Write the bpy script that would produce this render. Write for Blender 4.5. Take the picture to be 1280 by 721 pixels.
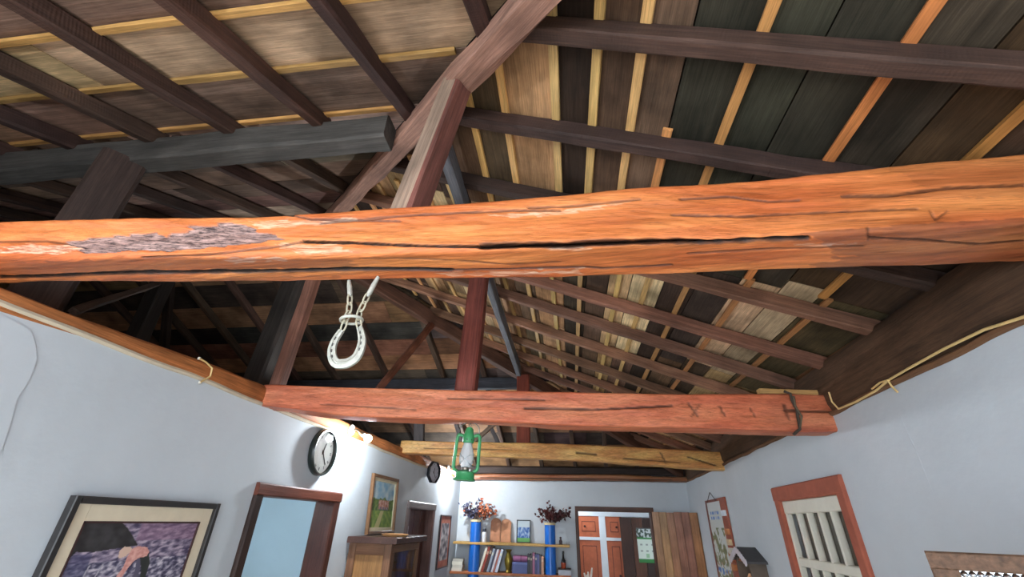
import bpy, math, random
import numpy as np
from mathutils import Matrix, Vector, noise
random.seed(7)
for o in list(bpy.data.objects): bpy.data.objects.remove(o)
C = bpy.context.scene.collection
S = bpy.context.scene

# ------------------------------------------------------------------ camera
CEN = np.array([640, 360.5]); VZ = np.array([665, -583.]); VY = np.array([715, 655.])
F = math.sqrt(-np.dot(VZ - CEN, VY - CEN))
def cd(p): return np.array([p[0]-CEN[0], -(p[1]-CEN[1]), -F])
_z = cd(VZ); _z /= np.linalg.norm(_z); _y = cd(VY); _y /= np.linalg.norm(_y); _x = np.cross(_y, _z)
R = np.array([_x, _y, _z]); H = 1.85
EYE = np.array([0, 0, H])
def onpl(px, py, n, k):
    d = R @ cd((px, py)); n = np.array(n, float)
    return Vector(EYE + d*((k - n @ EYE)/(n @ d)))
def onX(px, py, X): return onpl(px, py, (1, 0, 0), X)
def onY(px, py, Y): return onpl(px, py, (0, 1, 0), Y)
def onZ(px, py, Z): return onpl(px, py, (0, 0, 1), Z)
def proj(p):
    v = R.T @ (np.array(p) - EYE)
    return (CEN[0] + v[0]*F/-v[2], CEN[1] - v[1]*F/-v[2])
cam = bpy.data.cameras.new('camera'); co = bpy.data.objects.new('camera', cam); C.objects.link(co)
cam.sensor_fit = 'HORIZONTAL'; cam.sensor_width = 36; cam.lens = F/1280*36; cam.clip_start = .02
M4 = Matrix([list(R[i]) + [EYE[i]] for i in range(3)] + [[0, 0, 0, 1]]); co.matrix_world = M4
S.camera = co

# ------------------------------------------------------------------ world and exposure
w = bpy.data.worlds.new('world'); S.world = w; w.use_nodes = True
bg = w.node_tree.nodes['Background']; bg.inputs[0].default_value = (.80, .90, 1, 1); bg.inputs[1].default_value = 3.6
S.view_settings.view_transform = 'Standard'; S.view_settings.look = 'None'
S.view_settings.exposure = 0.95; S.view_settings.gamma = 1; S.view_settings.use_curve_mapping = False
BULB1, BULB2, BULB_FILL = 560, 1000, 800     # emission strengths of the bulbs

# ------------------------------------------------------------------ materials
def lin(c):
    return tuple(((v/255)/12.92 if v/255 <= .04045 else ((v/255+.055)/1.055)**2.4) for v in c[:3]) + (1,)
def newmat(name):
    m = bpy.data.materials.new(name); m.use_nodes = True
    nt = m.node_tree; b = nt.nodes['Principled BSDF']
    def N(t, **k):
        n = nt.nodes.new(t)
        for a, v in k.items(): setattr(n, a, v)
        return n
    return m, nt, b, N, nt.links.new
_pc = {}
def plain(col, rough=.6, metal=0, spec=.5, var=.12, scale=14, bump=.0):
    """painted or solid colour with a little procedural mottling"""
    key = (tuple(col), rough, metal, spec, var, scale, bump)
    if key in _pc: return _pc[key]
    m, nt, b, N, L = newmat('paint_%d_%d_%d' % tuple(int(x) for x in col[:3]))
    tc = N('ShaderNodeTexCoord'); n = N('ShaderNodeTexNoise'); n.inputs['Scale'].default_value = scale; n.inputs['Detail'].default_value = 5
    L(tc.outputs['Object'], n.inputs['Vector'])
    r = N('ShaderNodeMapRange'); r.inputs[1].default_value = .25; r.inputs[2].default_value = .75; r.inputs[3].default_value = 1-var; r.inputs[4].default_value = 1+var
    L(n.outputs['Fac'], r.inputs[0])
    mx = N('ShaderNodeVectorMath', operation='SCALE'); mx.inputs[0].default_value = lin(col)[:3]; L(r.outputs[0], mx.inputs['Scale'])
    L(mx.outputs[0], b.inputs['Base Color'])
    b.inputs['Roughness'].default_value = rough; b.inputs['Metallic'].default_value = metal; b.inputs['Specular IOR Level'].default_value = spec
    if bump:
        bp = N('ShaderNodeBump'); bp.inputs['Strength'].default_value = bump; bp.inputs['Distance'].default_value = .01
        L(n.outputs['Fac'], bp.inputs['Height']); L(bp.outputs[0], b.inputs['Normal'])
    _pc[key] = m; return m
def timber_mat(name, rough=.7, contrast=.45, saw=0, sx=.7, sy=16, bump=.35, blot=.35, spec=.35, fine=.38, tint=None):
    """wood along local X, tinted by the object's own colour"""
    m, nt, b, N, L = newmat(name)
    tc = N('ShaderNodeTexCoord'); oi = N('ShaderNodeObjectInfo')
    off = N('ShaderNodeMath', operation='MULTIPLY'); off.inputs[1].default_value = 37; L(oi.outputs['Random'], off.inputs[0])
    ad = N('ShaderNodeVectorMath', operation='ADD'); L(tc.outputs['Object'], ad.inputs[0]); L(off.outputs[0], ad.inputs[1])
    mp = N('ShaderNodeMapping'); mp.inputs['Scale'].default_value = (sx, sy, sy); L(ad.outputs[0], mp.inputs[0])
    n = N('ShaderNodeTexNoise'); n.inputs['Scale'].default_value = 2.2; n.inputs['Detail'].default_value = 8; n.inputs['Roughness'].default_value = .65; n.inputs['Distortion'].default_value = .5
    L(mp.outputs[0], n.inputs[0])
    r = N('ShaderNodeMapRange'); r.inputs[1].default_value = .3; r.inputs[2].default_value = .72; r.inputs[3].default_value = 1-contrast; r.inputs[4].default_value = 1+contrast*.6; L(n.outputs['Fac'], r.inputs[0])
    n2 = N('ShaderNodeTexNoise'); n2.inputs['Scale'].default_value = 3.2; n2.inputs['Detail'].default_value = 5; L(ad.outputs[0], n2.inputs[0])
    r2 = N('ShaderNodeMapRange'); r2.inputs[1].default_value = .32; r2.inputs[2].default_value = .68; r2.inputs[3].default_value = 1-blot; r2.inputs[4].default_value = 1+blot*.6; L(n2.outputs['Fac'], r2.inputs[0])
    mpf = N('ShaderNodeMapping'); mpf.inputs['Scale'].default_value = (sx*4, sy*6, sy*6); L(ad.outputs[0], mpf.inputs[0])
    nf = N('ShaderNodeTexNoise'); nf.inputs['Scale'].default_value = 2; nf.inputs['Detail'].default_value = 6; nf.inputs['Roughness'].default_value = .7; L(mpf.outputs[0], nf.inputs[0])
    rf = N('ShaderNodeMapRange'); rf.inputs[1].default_value = .3; rf.inputs[2].default_value = .7; rf.inputs[3].default_value = 1-fine; rf.inputs[4].default_value = 1+fine*.7; L(nf.outputs['Fac'], rf.inputs[0])
    mu0 = N('ShaderNodeMath', operation='MULTIPLY'); L(r.outputs[0], mu0.inputs[0]); L(rf.outputs[0], mu0.inputs[1])
    mu = N('ShaderNodeMath', operation='MULTIPLY'); L(mu0.outputs[0], mu.inputs[0]); L(r2.outputs[0], mu.inputs[1])
    sc = N('ShaderNodeVectorMath', operation='SCALE'); (L(oi.outputs['Color'], sc.inputs[0]) if tint is None else setattr(sc.inputs[0], 'default_value', lin(tint)[:3])); L(mu.outputs[0], sc.inputs['Scale'])
    L(sc.outputs[0], b.inputs['Base Color']); b.inputs['Roughness'].default_value = rough; b.inputs['Specular IOR Level'].default_value = spec
    bp = N('ShaderNodeBump'); bp.inputs['Strength'].default_value = bump; bp.inputs['Distance'].default_value = .012
    h = n.outputs['Fac']
    if saw:
        wv = N('ShaderNodeTexWave'); wv.inputs['Scale'].default_value = 24; wv.inputs['Distortion'].default_value = 2.5; wv.inputs['Detail'].default_value = 2; L(ad.outputs[0], wv.inputs[0])
        am = N('ShaderNodeMath', operation='MULTIPLY_ADD'); am.inputs[1].default_value = saw; L(wv.outputs['Fac'], am.inputs[0]); L(n.outputs['Fac'], am.inputs[2]); h = am.outputs[0]
    L(h, bp.inputs['Height']); L(bp.outputs[0], b.inputs['Normal'])
    return m
MT = timber_mat('hewn_timber'); MRAF = timber_mat('rafter_timber', saw=.12, rough=.75)
MBOARD = timber_mat('roof_board', rough=.85, contrast=.34, blot=.55, sx=.9, sy=20, spec=.2, fine=.4); MBAT = timber_mat('batten_wood', rough=.6, contrast=.25, blot=.25)
MPLANK = timber_mat('joinery_wood', rough=.45, contrast=.3, blot=.3, sy=22)
def beam_mat():
    m, nt, b, N, L = newmat('orange_beam_wood')
    tc = N('ShaderNodeTexCoord'); oi = N('ShaderNodeObjectInfo'); at = N('ShaderNodeAttribute'); at.attribute_name = 'mask'
    sp = N('ShaderNodeSeparateColor'); L(at.outputs['Color'], sp.inputs[0])
    mp = N('ShaderNodeMapping'); mp.inputs['Scale'].default_value = (.8, 12, 12); L(tc.outputs['Object'], mp.inputs[0])
    n = N('ShaderNodeTexNoise'); n.inputs['Scale'].default_value = 2.5; n.inputs['Detail'].default_value = 9; n.inputs['Roughness'].default_value = .68; n.inputs['Distortion'].default_value = .7; L(mp.outputs[0], n.inputs[0])
    cr = N('ShaderNodeValToRGB'); e = cr.color_ramp.elements
    e[0].position = .28; e[0].color = (.42, .36, .32, 1); e[1].position = .75; e[1].color = (1.28, 1.32, 1.4, 1)
    k = e.new(.42); k.color = (.84, .8, .76, 1); k = e.new(.56); k.color = (1.04, 1.03, 1.02, 1); L(n.outputs['Fac'], cr.inputs[0])
    mul0 = N('ShaderNodeMix', data_type='RGBA', blend_type='MULTIPLY'); mul0.inputs[0].default_value = 1; L(oi.outputs['Color'], mul0.inputs[6]); L(cr.outputs[0], mul0.inputs[7])
    mpf = N('ShaderNodeMapping'); mpf.inputs['Scale'].default_value = (5, 110, 110); L(tc.outputs['Object'], mpf.inputs[0])
    nf = N('ShaderNodeTexNoise'); nf.inputs['Scale'].default_value = 1.6; nf.inputs['Detail'].default_value = 6; nf.inputs['Roughness'].default_value = .7; L(mpf.outputs[0], nf.inputs[0])
    cf = N('ShaderNodeValToRGB'); f_ = cf.color_ramp.elements; f_[0].position = .30; f_[0].color = (.55, .5, .46, 1); f_[1].position = .68; f_[1].color = (1.22, 1.26, 1.3, 1); q_ = f_.new(.45); q_.color = (.98, .97, .96, 1); L(nf.outputs['Fac'], cf.inputs[0])
    mul1 = N('ShaderNodeMix', data_type='RGBA', blend_type='MULTIPLY'); mul1.inputs[0].default_value = 1; L(mul0.outputs[2], mul1.inputs[6]); L(cf.outputs[0], mul1.inputs[7])
    mph = N('ShaderNodeMapping'); mph.inputs['Scale'].default_value = (.9, 7, 7); L(tc.outputs['Object'], mph.inputs[0])
    nh = N('ShaderNodeTexNoise'); nh.inputs['Scale'].default_value = 1.3; nh.inputs['Detail'].default_value = 4; L(mph.outputs[0], nh.inputs[0])
    ch = N('ShaderNodeValToRGB'); h_ = ch.color_ramp.elements; h_[0].position = .35; h_[0].color = (.82, .64, .58, 1); h_[1].position = .66; h_[1].color = (1.08, 1.22, 1.16, 1); L(nh.outputs['Fac'], ch.inputs[0])
    mul2 = N('ShaderNodeMix', data_type='RGBA', blend_type='MULTIPLY'); mul2.inputs[0].default_value = 1; L(mul1.outputs[2], mul2.inputs[6]); L(ch.outputs[0], mul2.inputs[7])
    # pale weather streaks and gloss highlights, painted into the colour
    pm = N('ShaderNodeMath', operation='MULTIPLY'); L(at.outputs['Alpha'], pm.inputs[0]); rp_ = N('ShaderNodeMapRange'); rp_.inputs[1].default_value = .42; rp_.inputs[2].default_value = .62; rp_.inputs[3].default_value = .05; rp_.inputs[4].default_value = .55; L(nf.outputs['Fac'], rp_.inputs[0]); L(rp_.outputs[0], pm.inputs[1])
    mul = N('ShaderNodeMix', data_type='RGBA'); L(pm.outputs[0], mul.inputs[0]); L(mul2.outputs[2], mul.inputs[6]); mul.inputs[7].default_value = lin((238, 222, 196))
    # weathered grey-purple heartwood
    mp2 = N('ShaderNodeMapping'); mp2.inputs['Scale'].default_value = (4, 64, 64); L(tc.outputs['Object'], mp2.inputs[0])
    n3 = N('ShaderNodeTexNoise'); n3.inputs['Scale'].default_value = 2; n3.inputs['Detail'].default_value = 8; n3.inputs['Roughness'].default_value = .75; L(mp2.outputs[0], n3.inputs[0])
    c3 = N('ShaderNodeValToRGB'); c3.color_ramp.elements[0].position = .40; c3.color_ramp.elements[0].color = lin((44, 26, 28)); c3.color_ramp.elements[1].position = .64; c3.color_ramp.elements[1].color = lin((196, 160, 150)); L(n3.outputs['Fac'], c3.inputs[0])
    mw = N('ShaderNodeMix', data_type='RGBA'); L(sp.outputs[1], mw.inputs[0]); L(mul.outputs[2], mw.inputs[6]); L(c3.outputs[0], mw.inputs[7])
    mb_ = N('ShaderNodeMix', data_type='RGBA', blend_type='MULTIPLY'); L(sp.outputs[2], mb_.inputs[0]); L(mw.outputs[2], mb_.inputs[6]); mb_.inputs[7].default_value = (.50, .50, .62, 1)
    mc = N('ShaderNodeMix', data_type='RGBA'); L(sp.outputs[0], mc.inputs[0]); L(mb_.outputs[2], mc.inputs[6]); mc.inputs[7].default_value = lin((34, 20, 14))
    L(mc.outputs[2], b.inputs['Base Color']); b.inputs['Roughness'].default_value = .42; b.inputs['Specular IOR Level'].default_value = .45
    bp = N('ShaderNodeBump'); bp.inputs['Strength'].default_value = .45; bp.inputs['Distance'].default_value = .012; hs_ = N('ShaderNodeMath', operation='MULTIPLY_ADD'); hs_.inputs[1].default_value = .4; L(nf.outputs['Fac'], hs_.inputs[0]); L(n.outputs['Fac'], hs_.inputs[2]); L(hs_.outputs[0], bp.inputs['Height']); L(bp.outputs[0], b.inputs['Normal'])
    return m
MBEAM = beam_mat()
def wall_mat(name, col, dirt=.10):
    m, nt, b, N, L = newmat(name)
    tc = N('ShaderNodeTexCoord'); n = N('ShaderNodeTexNoise'); n.inputs['Scale'].default_value = 1.6; n.inputs['Detail'].default_value = 8; n.inputs['Roughness'].default_value = .6; L(tc.outputs['Object'], n.inputs[0])
    r = N('ShaderNodeMapRange'); r.inputs[1].default_value = .3; r.inputs[2].default_value = .7; r.inputs[3].default_value = 1-dirt; r.inputs[4].default_value = 1; L(n.outputs['Fac'], r.inputs[0])
    sc = N('ShaderNodeVectorMath', operation='SCALE'); sc.inputs[0].default_value = lin(col)[:3]; L(r.outputs[0], sc.inputs['Scale']); L(sc.outputs[0], b.inputs['Base Color'])
    n2 = N('ShaderNodeTexNoise'); n2.inputs['Scale'].default_value = 9; n2.inputs['Detail'].default_value = 6; L(tc.outputs['Object'], n2.inputs[0])
    bp = N('ShaderNodeBump'); bp.inputs['Strength'].default_value = .18; bp.inputs['Distance'].default_value = .02; L(n2.outputs['Fac'], bp.inputs['Height']); L(bp.outputs[0], b.inputs['Normal'])
    b.inputs['Roughness'].default_value = .75; b.inputs['Specular IOR Level'].default_value = .25
    return m
MWALL = wall_mat('white_plaster', (204, 211, 217)); MHALL = wall_mat('pale_blue_plaster', (204, 222, 230))
def glass_mat(name, col=(1, 1, 1), rough=.02, alpha=None):
    m, nt, b, N, L = newmat(name)
    b.inputs['Base Color'].default_value = col + (1,); b.inputs['Roughness'].default_value = rough
    b.inputs['Transmission Weight'].default_value = 1; b.inputs['IOR'].default_value = 1.1
    return m
MGLASS = glass_mat('clear_glass')
MMILK = glass_mat('milky_glass', (.92, .96, 1), .12); MMILK.node_tree.nodes['Principled BSDF'].inputs['Transmission Weight'].default_value = .72  # some milky white mixed into the clear glass
def emit_mat(name, col, s):
    m, nt, b, N, L = newmat(name)
    b.inputs['Base Color'].default_value = (1, 1, 1, 1); b.inputs['Emission Color'].default_value = col; b.inputs['Emission Strength'].default_value = s
    return m
def attr_mat(name='painted_canvas', rough=.6):
    m, nt, b, N, L = newmat(name)
    at = N('ShaderNodeAttribute'); at.attribute_name = 'paint'; L(at.outputs['Color'], b.inputs['Base Color'])
    tc = N('ShaderNodeTexCoord'); n = N('ShaderNodeTexNoise'); n.inputs['Scale'].default_value = 60; L(tc.outputs['Object'], n.inputs[0])
    bp = N('ShaderNodeBump'); bp.inputs['Strength'].default_value = .15; L(n.outputs['Fac'], bp.inputs['Height']); L(bp.outputs[0], b.inputs['Normal'])
    b.inputs['Roughness'].default_value = rough; return m
MPAINT = attr_mat()

# ------------------------------------------------------------------ builders
def link(name, me, mat, parent=None, matrix=None, color=None):
    o = bpy.data.objects.new(name, me); C.objects.link(o)
    if mat and not me.materials: me.materials.append(mat)
    if parent: o.parent = parent
    if matrix is not None: o.matrix_local = matrix
    if color: o.color = lin(color)
    return o
def tag(o, label=None, cat=None, group=None, kind=None):
    if label: o['label'] = label
    if cat: o['category'] = cat
    if group: o['group'] = group
    if kind: o['kind'] = kind
    return o
def thing(name, label, cat, matrix=None, group=None, kind=None):
    o = bpy.data.objects.new(name, None); C.objects.link(o); o.empty_display_size = .05
    if matrix is not None: o.matrix_world = matrix
    return tag(o, label, cat, group, kind)
def T(v): return Matrix.Translation(Vector(v))
class MB:
    def __init__(s): s.v = []; s.f = []
    def add(s, vs, fs):
        b = len(s.v); s.v += [tuple(v) for v in vs]; s.f += [tuple(i+b for i in f) for f in fs]; return s
    def box(s, a, b, m=None, bev=0):
        x0, y0, z0 = a; x1, y1, z1 = b
        vs = [Vector((x, y, z)) for x in (x0, x1) for y in (y0, y1) for z in (z0, z1)]
        if m is not None: vs = [m @ v for v in vs]
        return s.add(vs, [(0,1,3,2),(4,6,7,5),(0,4,5,1),(2,3,7,6),(0,2,6,4),(1,5,7,3)])
    def prism(s, poly, z0, z1, m=None):
        n = len(poly)
        vs = [Vector((x, y, z0)) for x, y in poly] + [Vector((x, y, z1)) for x, y in poly]
        if m is not None: vs = [m @ v for v in vs]
        return s.add(vs, [tuple(range(n-1, -1, -1)), tuple(range(n, 2*n))] + [(i, (i+1) % n, n+(i+1) % n, n+i) for i in range(n)])
    def lathe(s, prof, n=24, m=None, caps=True):
        vs = []; k = len(prof)
        for r, z in prof:
            for i in range(n):
                a = 2*math.pi*i/n; vs.append(Vector((r*math.cos(a), r*math.sin(a), z)))
        if m is not None: vs = [m @ v for v in vs]
        fs = [(j*n+i, j*n+(i+1) % n, (j+1)*n+(i+1) % n, (j+1)*n+i) for j in range(k-1) for i in range(n)]
        if caps: fs += [tuple(range(n-1, -1, -1)), tuple((k-1)*n+i for i in range(n))]
        return s.add(vs, fs)
    def tube(s, pts, r, n=8, closed=False, flat=1.0):
        pts = [Vector(p) for p in pts]; k = len(pts); vs = []; up = None
        rs = r if isinstance(r, (list, tuple)) else [r]*k
        for i, p in enumerate(pts):
            a = pts[(i-1) % k] if (closed or i > 0) else p; b = pts[(i+1) % k] if (closed or i < k-1) else p
            d = (b-a).normalized()
            if up is None: up = d.orthogonal().normalized()
            u = (up - d*up.dot(d)); u = u.normalized() if u.length > 1e-6 else d.orthogonal().normalized(); up = u; v = d.cross(u)
            for j in range(n):
                t_ = 2*math.pi*j/n; vs.append(p + (u*math.cos(t_) + v*math.sin(t_)*flat)*rs[i])
        fs = [(i*n+j, i*n+(j+1) % n, ((i+1) % k)*n+(j+1) % n, ((i+1) % k)*n+j) for i in range(k if closed else k-1) for j in range(n)]
        if not closed: fs += [tuple(range(n-1, -1, -1)), tuple((k-1)*n+j for j in range(n))]
        return s.add(vs, fs)
    def mesh(s, name, smooth=False):
        me = bpy.data.meshes.new(name); me.from_pydata(s.v, [], s.f); me.update()
        if smooth: me.polygons.foreach_set('use_smooth', [True]*len(me.polygons))
        return me
    def build(s, name, mat, parent=None, matrix=None, color=None, smooth=False):
        o = link(name, s.mesh(name, smooth), mat, parent, matrix, color)
        if smooth:
            md = o.modifiers.new('split', 'EDGE_SPLIT'); md.split_angle = math.radians(42)
        return o
def frame_x(p0, p1, up):
    """matrix at the middle of p0-p1, X along it, Z towards up"""
    p0, p1, up = Vector(p0), Vector(p1), Vector(up)
    x = (p1-p0).normalized(); y = up.cross(x).normalized(); z = x.cross(y); m = (p0+p1)/2
    return Matrix(((x.x, y.x, z.x, m.x), (x.y, y.y, z.y, m.y), (x.z, y.z, z.z, m.z), (0, 0, 0, 1)))
_seed = [0]
def timber(name, p0, p1, w, h, up=(0, 0, 1), color=(90, 60, 45), mat=None, parent=None, wob=.006, bow=.0, ch=.12, taper=1, dz=0, seg=None):
    """a hewn stick from p0 to p1, with chamfered and uneven edges"""
    _seed[0] += 1; sd = _seed[0]*3.7
    L_ = (Vector(p1)-Vector(p0)).length; M = frame_x(p0, p1, up); n = seg or max(3, int(L_/.16))
    c = min(w, h)*ch; hw, hh = w/2, h/2
    sec = [(-hw+c, -hh), (hw-c, -hh), (hw, -hh+c), (hw, hh-c), (hw-c, hh), (-hw+c, hh), (-hw, hh-c), (-hw, -hh+c)]
    vs = []; k = len(sec)
    for i in range(n+1):
        t_ = i/n; x = (t_-.5)*L_; s_ = 1+(taper-1)*t_; b = bow*math.sin(math.pi*t_)
        for j, (a, q) in enumerate(sec):
            e = noise.noise_vector(Vector((x*2.6+sd, (j//2)*5.1+sd, 0)))*wob; e2 = noise.noise_vector(Vector((x*11+sd, j*3.3, sd)))*wob*.45
            vs.append((x, a*s_ + e.y + e2.y, q*s_ + e.z + e2.z + b + dz))
    fs = [(i*k+j, i*k+(j+1) % k, (i+1)*k+(j+1) % k, (i+1)*k+j) for i in range(n) for j in range(k)]
    fs += [tuple(range(k-1, -1, -1)), tuple(n*k+j for j in range(k))]
    fs = [f[::-1] for f in fs]
    mb = MB().add(vs, fs)
    o = mb.build(name, mat or MT, parent, M, color)
    return o
def fixn(o):
    import bmesh
    bm = bmesh.new(); bm.from_mesh(o.data); bmesh.ops.recalc_face_normals(bm, faces=bm.faces); bm.to_mesh(o.data); bm.free(); return o
def canvas(name, w_, h_, fn, parent, matrix=None, nx=90, ny=60, mat=None):
    """flat painted sheet, (0,0)-(w,h) in local XY, colours from fn(u,v)"""
    vs = [(w_*i/nx, h_*j/ny, 0) for j in range(ny+1) for i in range(nx+1)]
    fs = [(j*(nx+1)+i, j*(nx+1)+i+1, (j+1)*(nx+1)+i+1, (j+1)*(nx+1)+i) for j in range(ny) for i in range(nx)]
    me = bpy.data.meshes.new(name); me.from_pydata(vs, [], fs)
    a = me.color_attributes.new('paint', 'FLOAT_COLOR', 'POINT'); buf = []
    for v in vs: buf += lin(fn(v[0]/w_, v[1]/h_))
    a.data.foreach_set('color', buf); me.update()
    return link(name, me, mat or MPAINT, parent, matrix)
def wall_cells(us, vs, holes, thick):
    """wall in local XY (u,v), front at z=0, thickness to -thick, with rectangular holes; hidden faces left out"""
    us = sorted(set(us)); vs = sorted(set(vs)); mb = MB()
    def solid(i, j):
        if not (0 <= i < len(us)-1 and 0 <= j < len(vs)-1): return False
        cu, cv = (us[i]+us[i+1])/2, (vs[j]+vs[j+1])/2
        return not any(a < cu < b and c < cv < d for a, b, c, d in holes)
    for i in range(len(us)-1):
        for j in range(len(vs)-1):
            if not solid(i, j): continue
            a, b, c, d = us[i], us[i+1], vs[j], vs[j+1]; z = -thick
            mb.add([(a,c,0),(b,c,0),(b,d,0),(a,d,0)], [(0,1,2,3)]); mb.add([(a,c,z),(b,c,z),(b,d,z),(a,d,z)], [(3,2,1,0)])
            if not solid(i-1, j): mb.add([(a,c,0),(a,d,0),(a,d,z),(a,c,z)], [(0,1,2,3)])
            if not solid(i+1, j): mb.add([(b,c,0),(b,d,0),(b,d,z),(b,c,z)], [(3,2,1,0)])
            if not solid(i, j-1): mb.add([(a,c,0),(b,c,0),(b,c,z),(a,c,z)], [(3,2,1,0)])
            if not solid(i, j+1): mb.add([(a,d,0),(b,d,0),(b,d,z),(a,d,z)], [(0,1,2,3)])
    return mb
# wall frames: local X = to the right as one faces the wall, Y = up, Z = into the room
XL = -2.0; YB = 8.3; SK = .049
ML = Matrix(((0,0,1,XL),(1,0,0,0),(0,1,0,0),(0,0,0,1)))                       # u = world y
MBK = Matrix(((1,0,0,0),(0,0,-1,YB),(0,1,0,0),(0,0,0,1)))                     # u = world x
_d = Vector((SK, 1, 0)).normalized()
XR0 = 1.98-SK*YB                                                              # right wall meets y=0 here
MRW = Matrix(((-_d.x,0,-_d.y,XR0),(-_d.y,0,_d.x,0),(0,1,0,0),(0,0,0,1)))       # u = -distance along the wall
def onRW(px, py, off=0): 
    n = (_d.y, -_d.x, 0); return onpl(px, py, n, _d.y*XR0-off)
def rw_uv(px, py, off=0):
    p = MRW.inverted() @ onRW(px, py, off); return p.x, p.y
def xr(y): return XR0+SK*y

# ------------------------------------------------------------------ walls and floor
fl = MB().box((-9.2, -4, -.1), (4, 13, 0)).build('floor', plain((206, 192, 174), .35, var=.1, scale=3)); tag(fl, kind='structure')
D1 = (2.80, 3.80, 0, 1.98); D2 = (5.66, 6.70, 0, 2.0)
wl = wall_cells([-1.2, 8.45, *D1[:2], *D2[:2]], [0, 2.5, D1[3], D2[3]], [D1, D2], .15).build('wall_left', MWALL, None, ML); tag(wl, kind='structure')
WIN = (rw_uv(972, 622)[0], rw_uv(1044, 610)[0], 1.0, 2.10)
wr = wall_cells([-8.5, 1.25, WIN[0], WIN[1]], [0, 2.52, WIN[2], WIN[3]], [WIN], .2).build('wall_right', MWALL, None, MRW); tag(wr, kind='structure')
BD = (.10, 1.34, 0, 2.06)
wb = wall_cells([-9, 2.2, BD[0], BD[1]], [0, 2.52, BD[3]], [BD], .15).build('wall_back', MWALL, None, MBK); tag(wb, kind='structure')
tag(MB().box((-9.1, -1.25, 0), (-9, 8.5, 4.7)).build('wall_gable', wall_mat('attic_plaster', (120, 105, 92))), kind='structure')
tag(MB().box((-9, -1.25, 0), (-2.15, -1.15, 2.8)).build('wall_light_block', MWALL), kind='structure')  # unseen wall, added to keep daylight out of the attic
# plaster patch edge on the left wall and seam on the right wall
pp = [(38, 413), (44, 432), (45, 451), (36, 474), (20, 499), (12, 530), (2, 560), (-60, 640), (-120, 640), (-120, 380), (0, 392)]
pts = [(onX(x, y, XL).y, onX(x, y, XL).z) for x, y in pp]
MB().prism(pts, 0, .004).build('plaster_patch', MWALL, wl)
sm = [rw_uv(*p) for p in [(1118, 500), (1130, 530), (1146, 565), (1162, 605), (1178, 645)]]
MB().tube([(u, v, -.0022) for u, v in sm], [.002, .0032, .0034, .003, .002], 8).build('plaster_seam', MWALL, wr, smooth=True)

# ------------------------------------------------------------------ roof planes
P = Vector((-2.78, 3.52, 4.58)); TN = .394; NN = math.sqrt(1+TN*TN)
def pl(which, along, across, off=0):
    """R: along=y, across=x | F,B: along=x, across=y; off above the rafter soffit plane"""
    if which == 'R': return Vector((across, along, P.z - TN*(across-P.x))) + Vector((TN, 0, 1))/NN*off
    if which == 'F': return Vector((along, across, P.z + TN*(across-P.y))) + Vector((0, -TN, 1))/NN*off
    return Vector((along, across, P.z - TN*(across-P.y))) + Vector((0, TN, 1))/NN*off
UP = {'R': Vector((TN, 0, 1))/NN, 'F': Vector((0, -TN, 1))/NN, 'B': Vector((0, TN, 1))/NN}
EF, EB, ER, EL = -1.5, 8.75, 2.25, -9.0
def deck(name, which, quad):
    mb = MB(); a = [pl(which, *q, .125) for q in quad]; b = [pl(which, *q, .165) for q in quad]; n = len(a)
    mb.add(a+b, [tuple(range(n)), tuple(range(2*n-1, n-1, -1))] + [(i, n+i, n+(i+1) % n, (i+1) % n) for i in range(n)])
    o = mb.build(name, plain((30, 25, 21), .9)); fixn(o); tag(o, kind='structure'); return o
fy = lambda x: P.y-(x-P.x)      # y of the front hip at x
by = lambda x: P.y+(x-P.x)
hx = lambda y: P.x+abs(P.y-y)   # x of the hip at y
ov = .12
ceilR = deck('ceiling_right', 'R', [(P.y, P.x-ov), (fy(ER)-ov, ER), (by(ER)+ov, ER)])
ceilF = deck('ceiling_front', 'F', [(EL, P.y+.05), (P.x+.05, P.y+.05), (hx(EF)+ov, EF), (EL, EF)])
ceilB = deck('ceiling_back', 'B', [(EL, P.y-.05), (P.x+.05, P.y-.05), (hx(EB)+ov, EB), (EL, EB)])
def board(name, which, quad, parent, color, mat, o0, o1):
    """quad = 4 (along,across) corners of one board, sharing the roof plane"""
    a = [pl(which, *q, 0) for q in quad]; up = UP[which]
    M = frame_x((a[0]+a[3])/2, (a[1]+a[2])/2, up); Mi = M.inverted()
    q = [Mi @ p for p in a]; mb = MB()
    mb.add([(p.x, p.y, o0) for p in q] + [(p.x, p.y, o1) for p in q], [(3,2,1,0),(4,5,6,7),(0,1,5,4),(1,2,6,5),(2,3,7,6),(3,0,4,7)])
    o = mb.build(name, mat, parent, M, color); fixn(o); return o
def vary(c, s=.16):
    k = 1+random.uniform(-s, s); return tuple(max(4, min(255, v*k*(1+random.uniform(-.04, .04)))) for v in c)
DK = (68, 55, 45); DG = (54, 50, 43); TAN = (176, 140, 102); BR = (112, 86, 68); PALE = (208, 178, 140)
def strip(which, c0, c1, a0f, a1f, cols, parent, joints):
    """one course of boards between across c0..c1; a0f/a1f give the ends at a given across"""
    cuts = [j for j in joints if max(a0f(c0), a0f(c1))+.25 < j < min(a1f(c0), a1f(c1))-.25]
    ends = [None]+sorted(cuts)+[None]; g = .003
    for i in range(len(ends)-1):
        l0 = a0f(c0) if ends[i] is None else ends[i]+g; l1 = a0f(c1) if ends[i] is None else ends[i]+g
        r0 = a1f(c0) if ends[i+1] is None else ends[i+1]-g; r1 = a1f(c1) if ends[i+1] is None else ends[i+1]-g
        col = cols[min(i, len(cols)-1)] if cols else random.choice([DK, BR, TAN, DK])
        z = random.uniform(0, .004)
        board('board', which, [(l0, c0+g), (r0, c0+g), (r1, c1-g), (l1, c1-g)], parent, vary(col), MBOARD, .096+z, .124)
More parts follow.
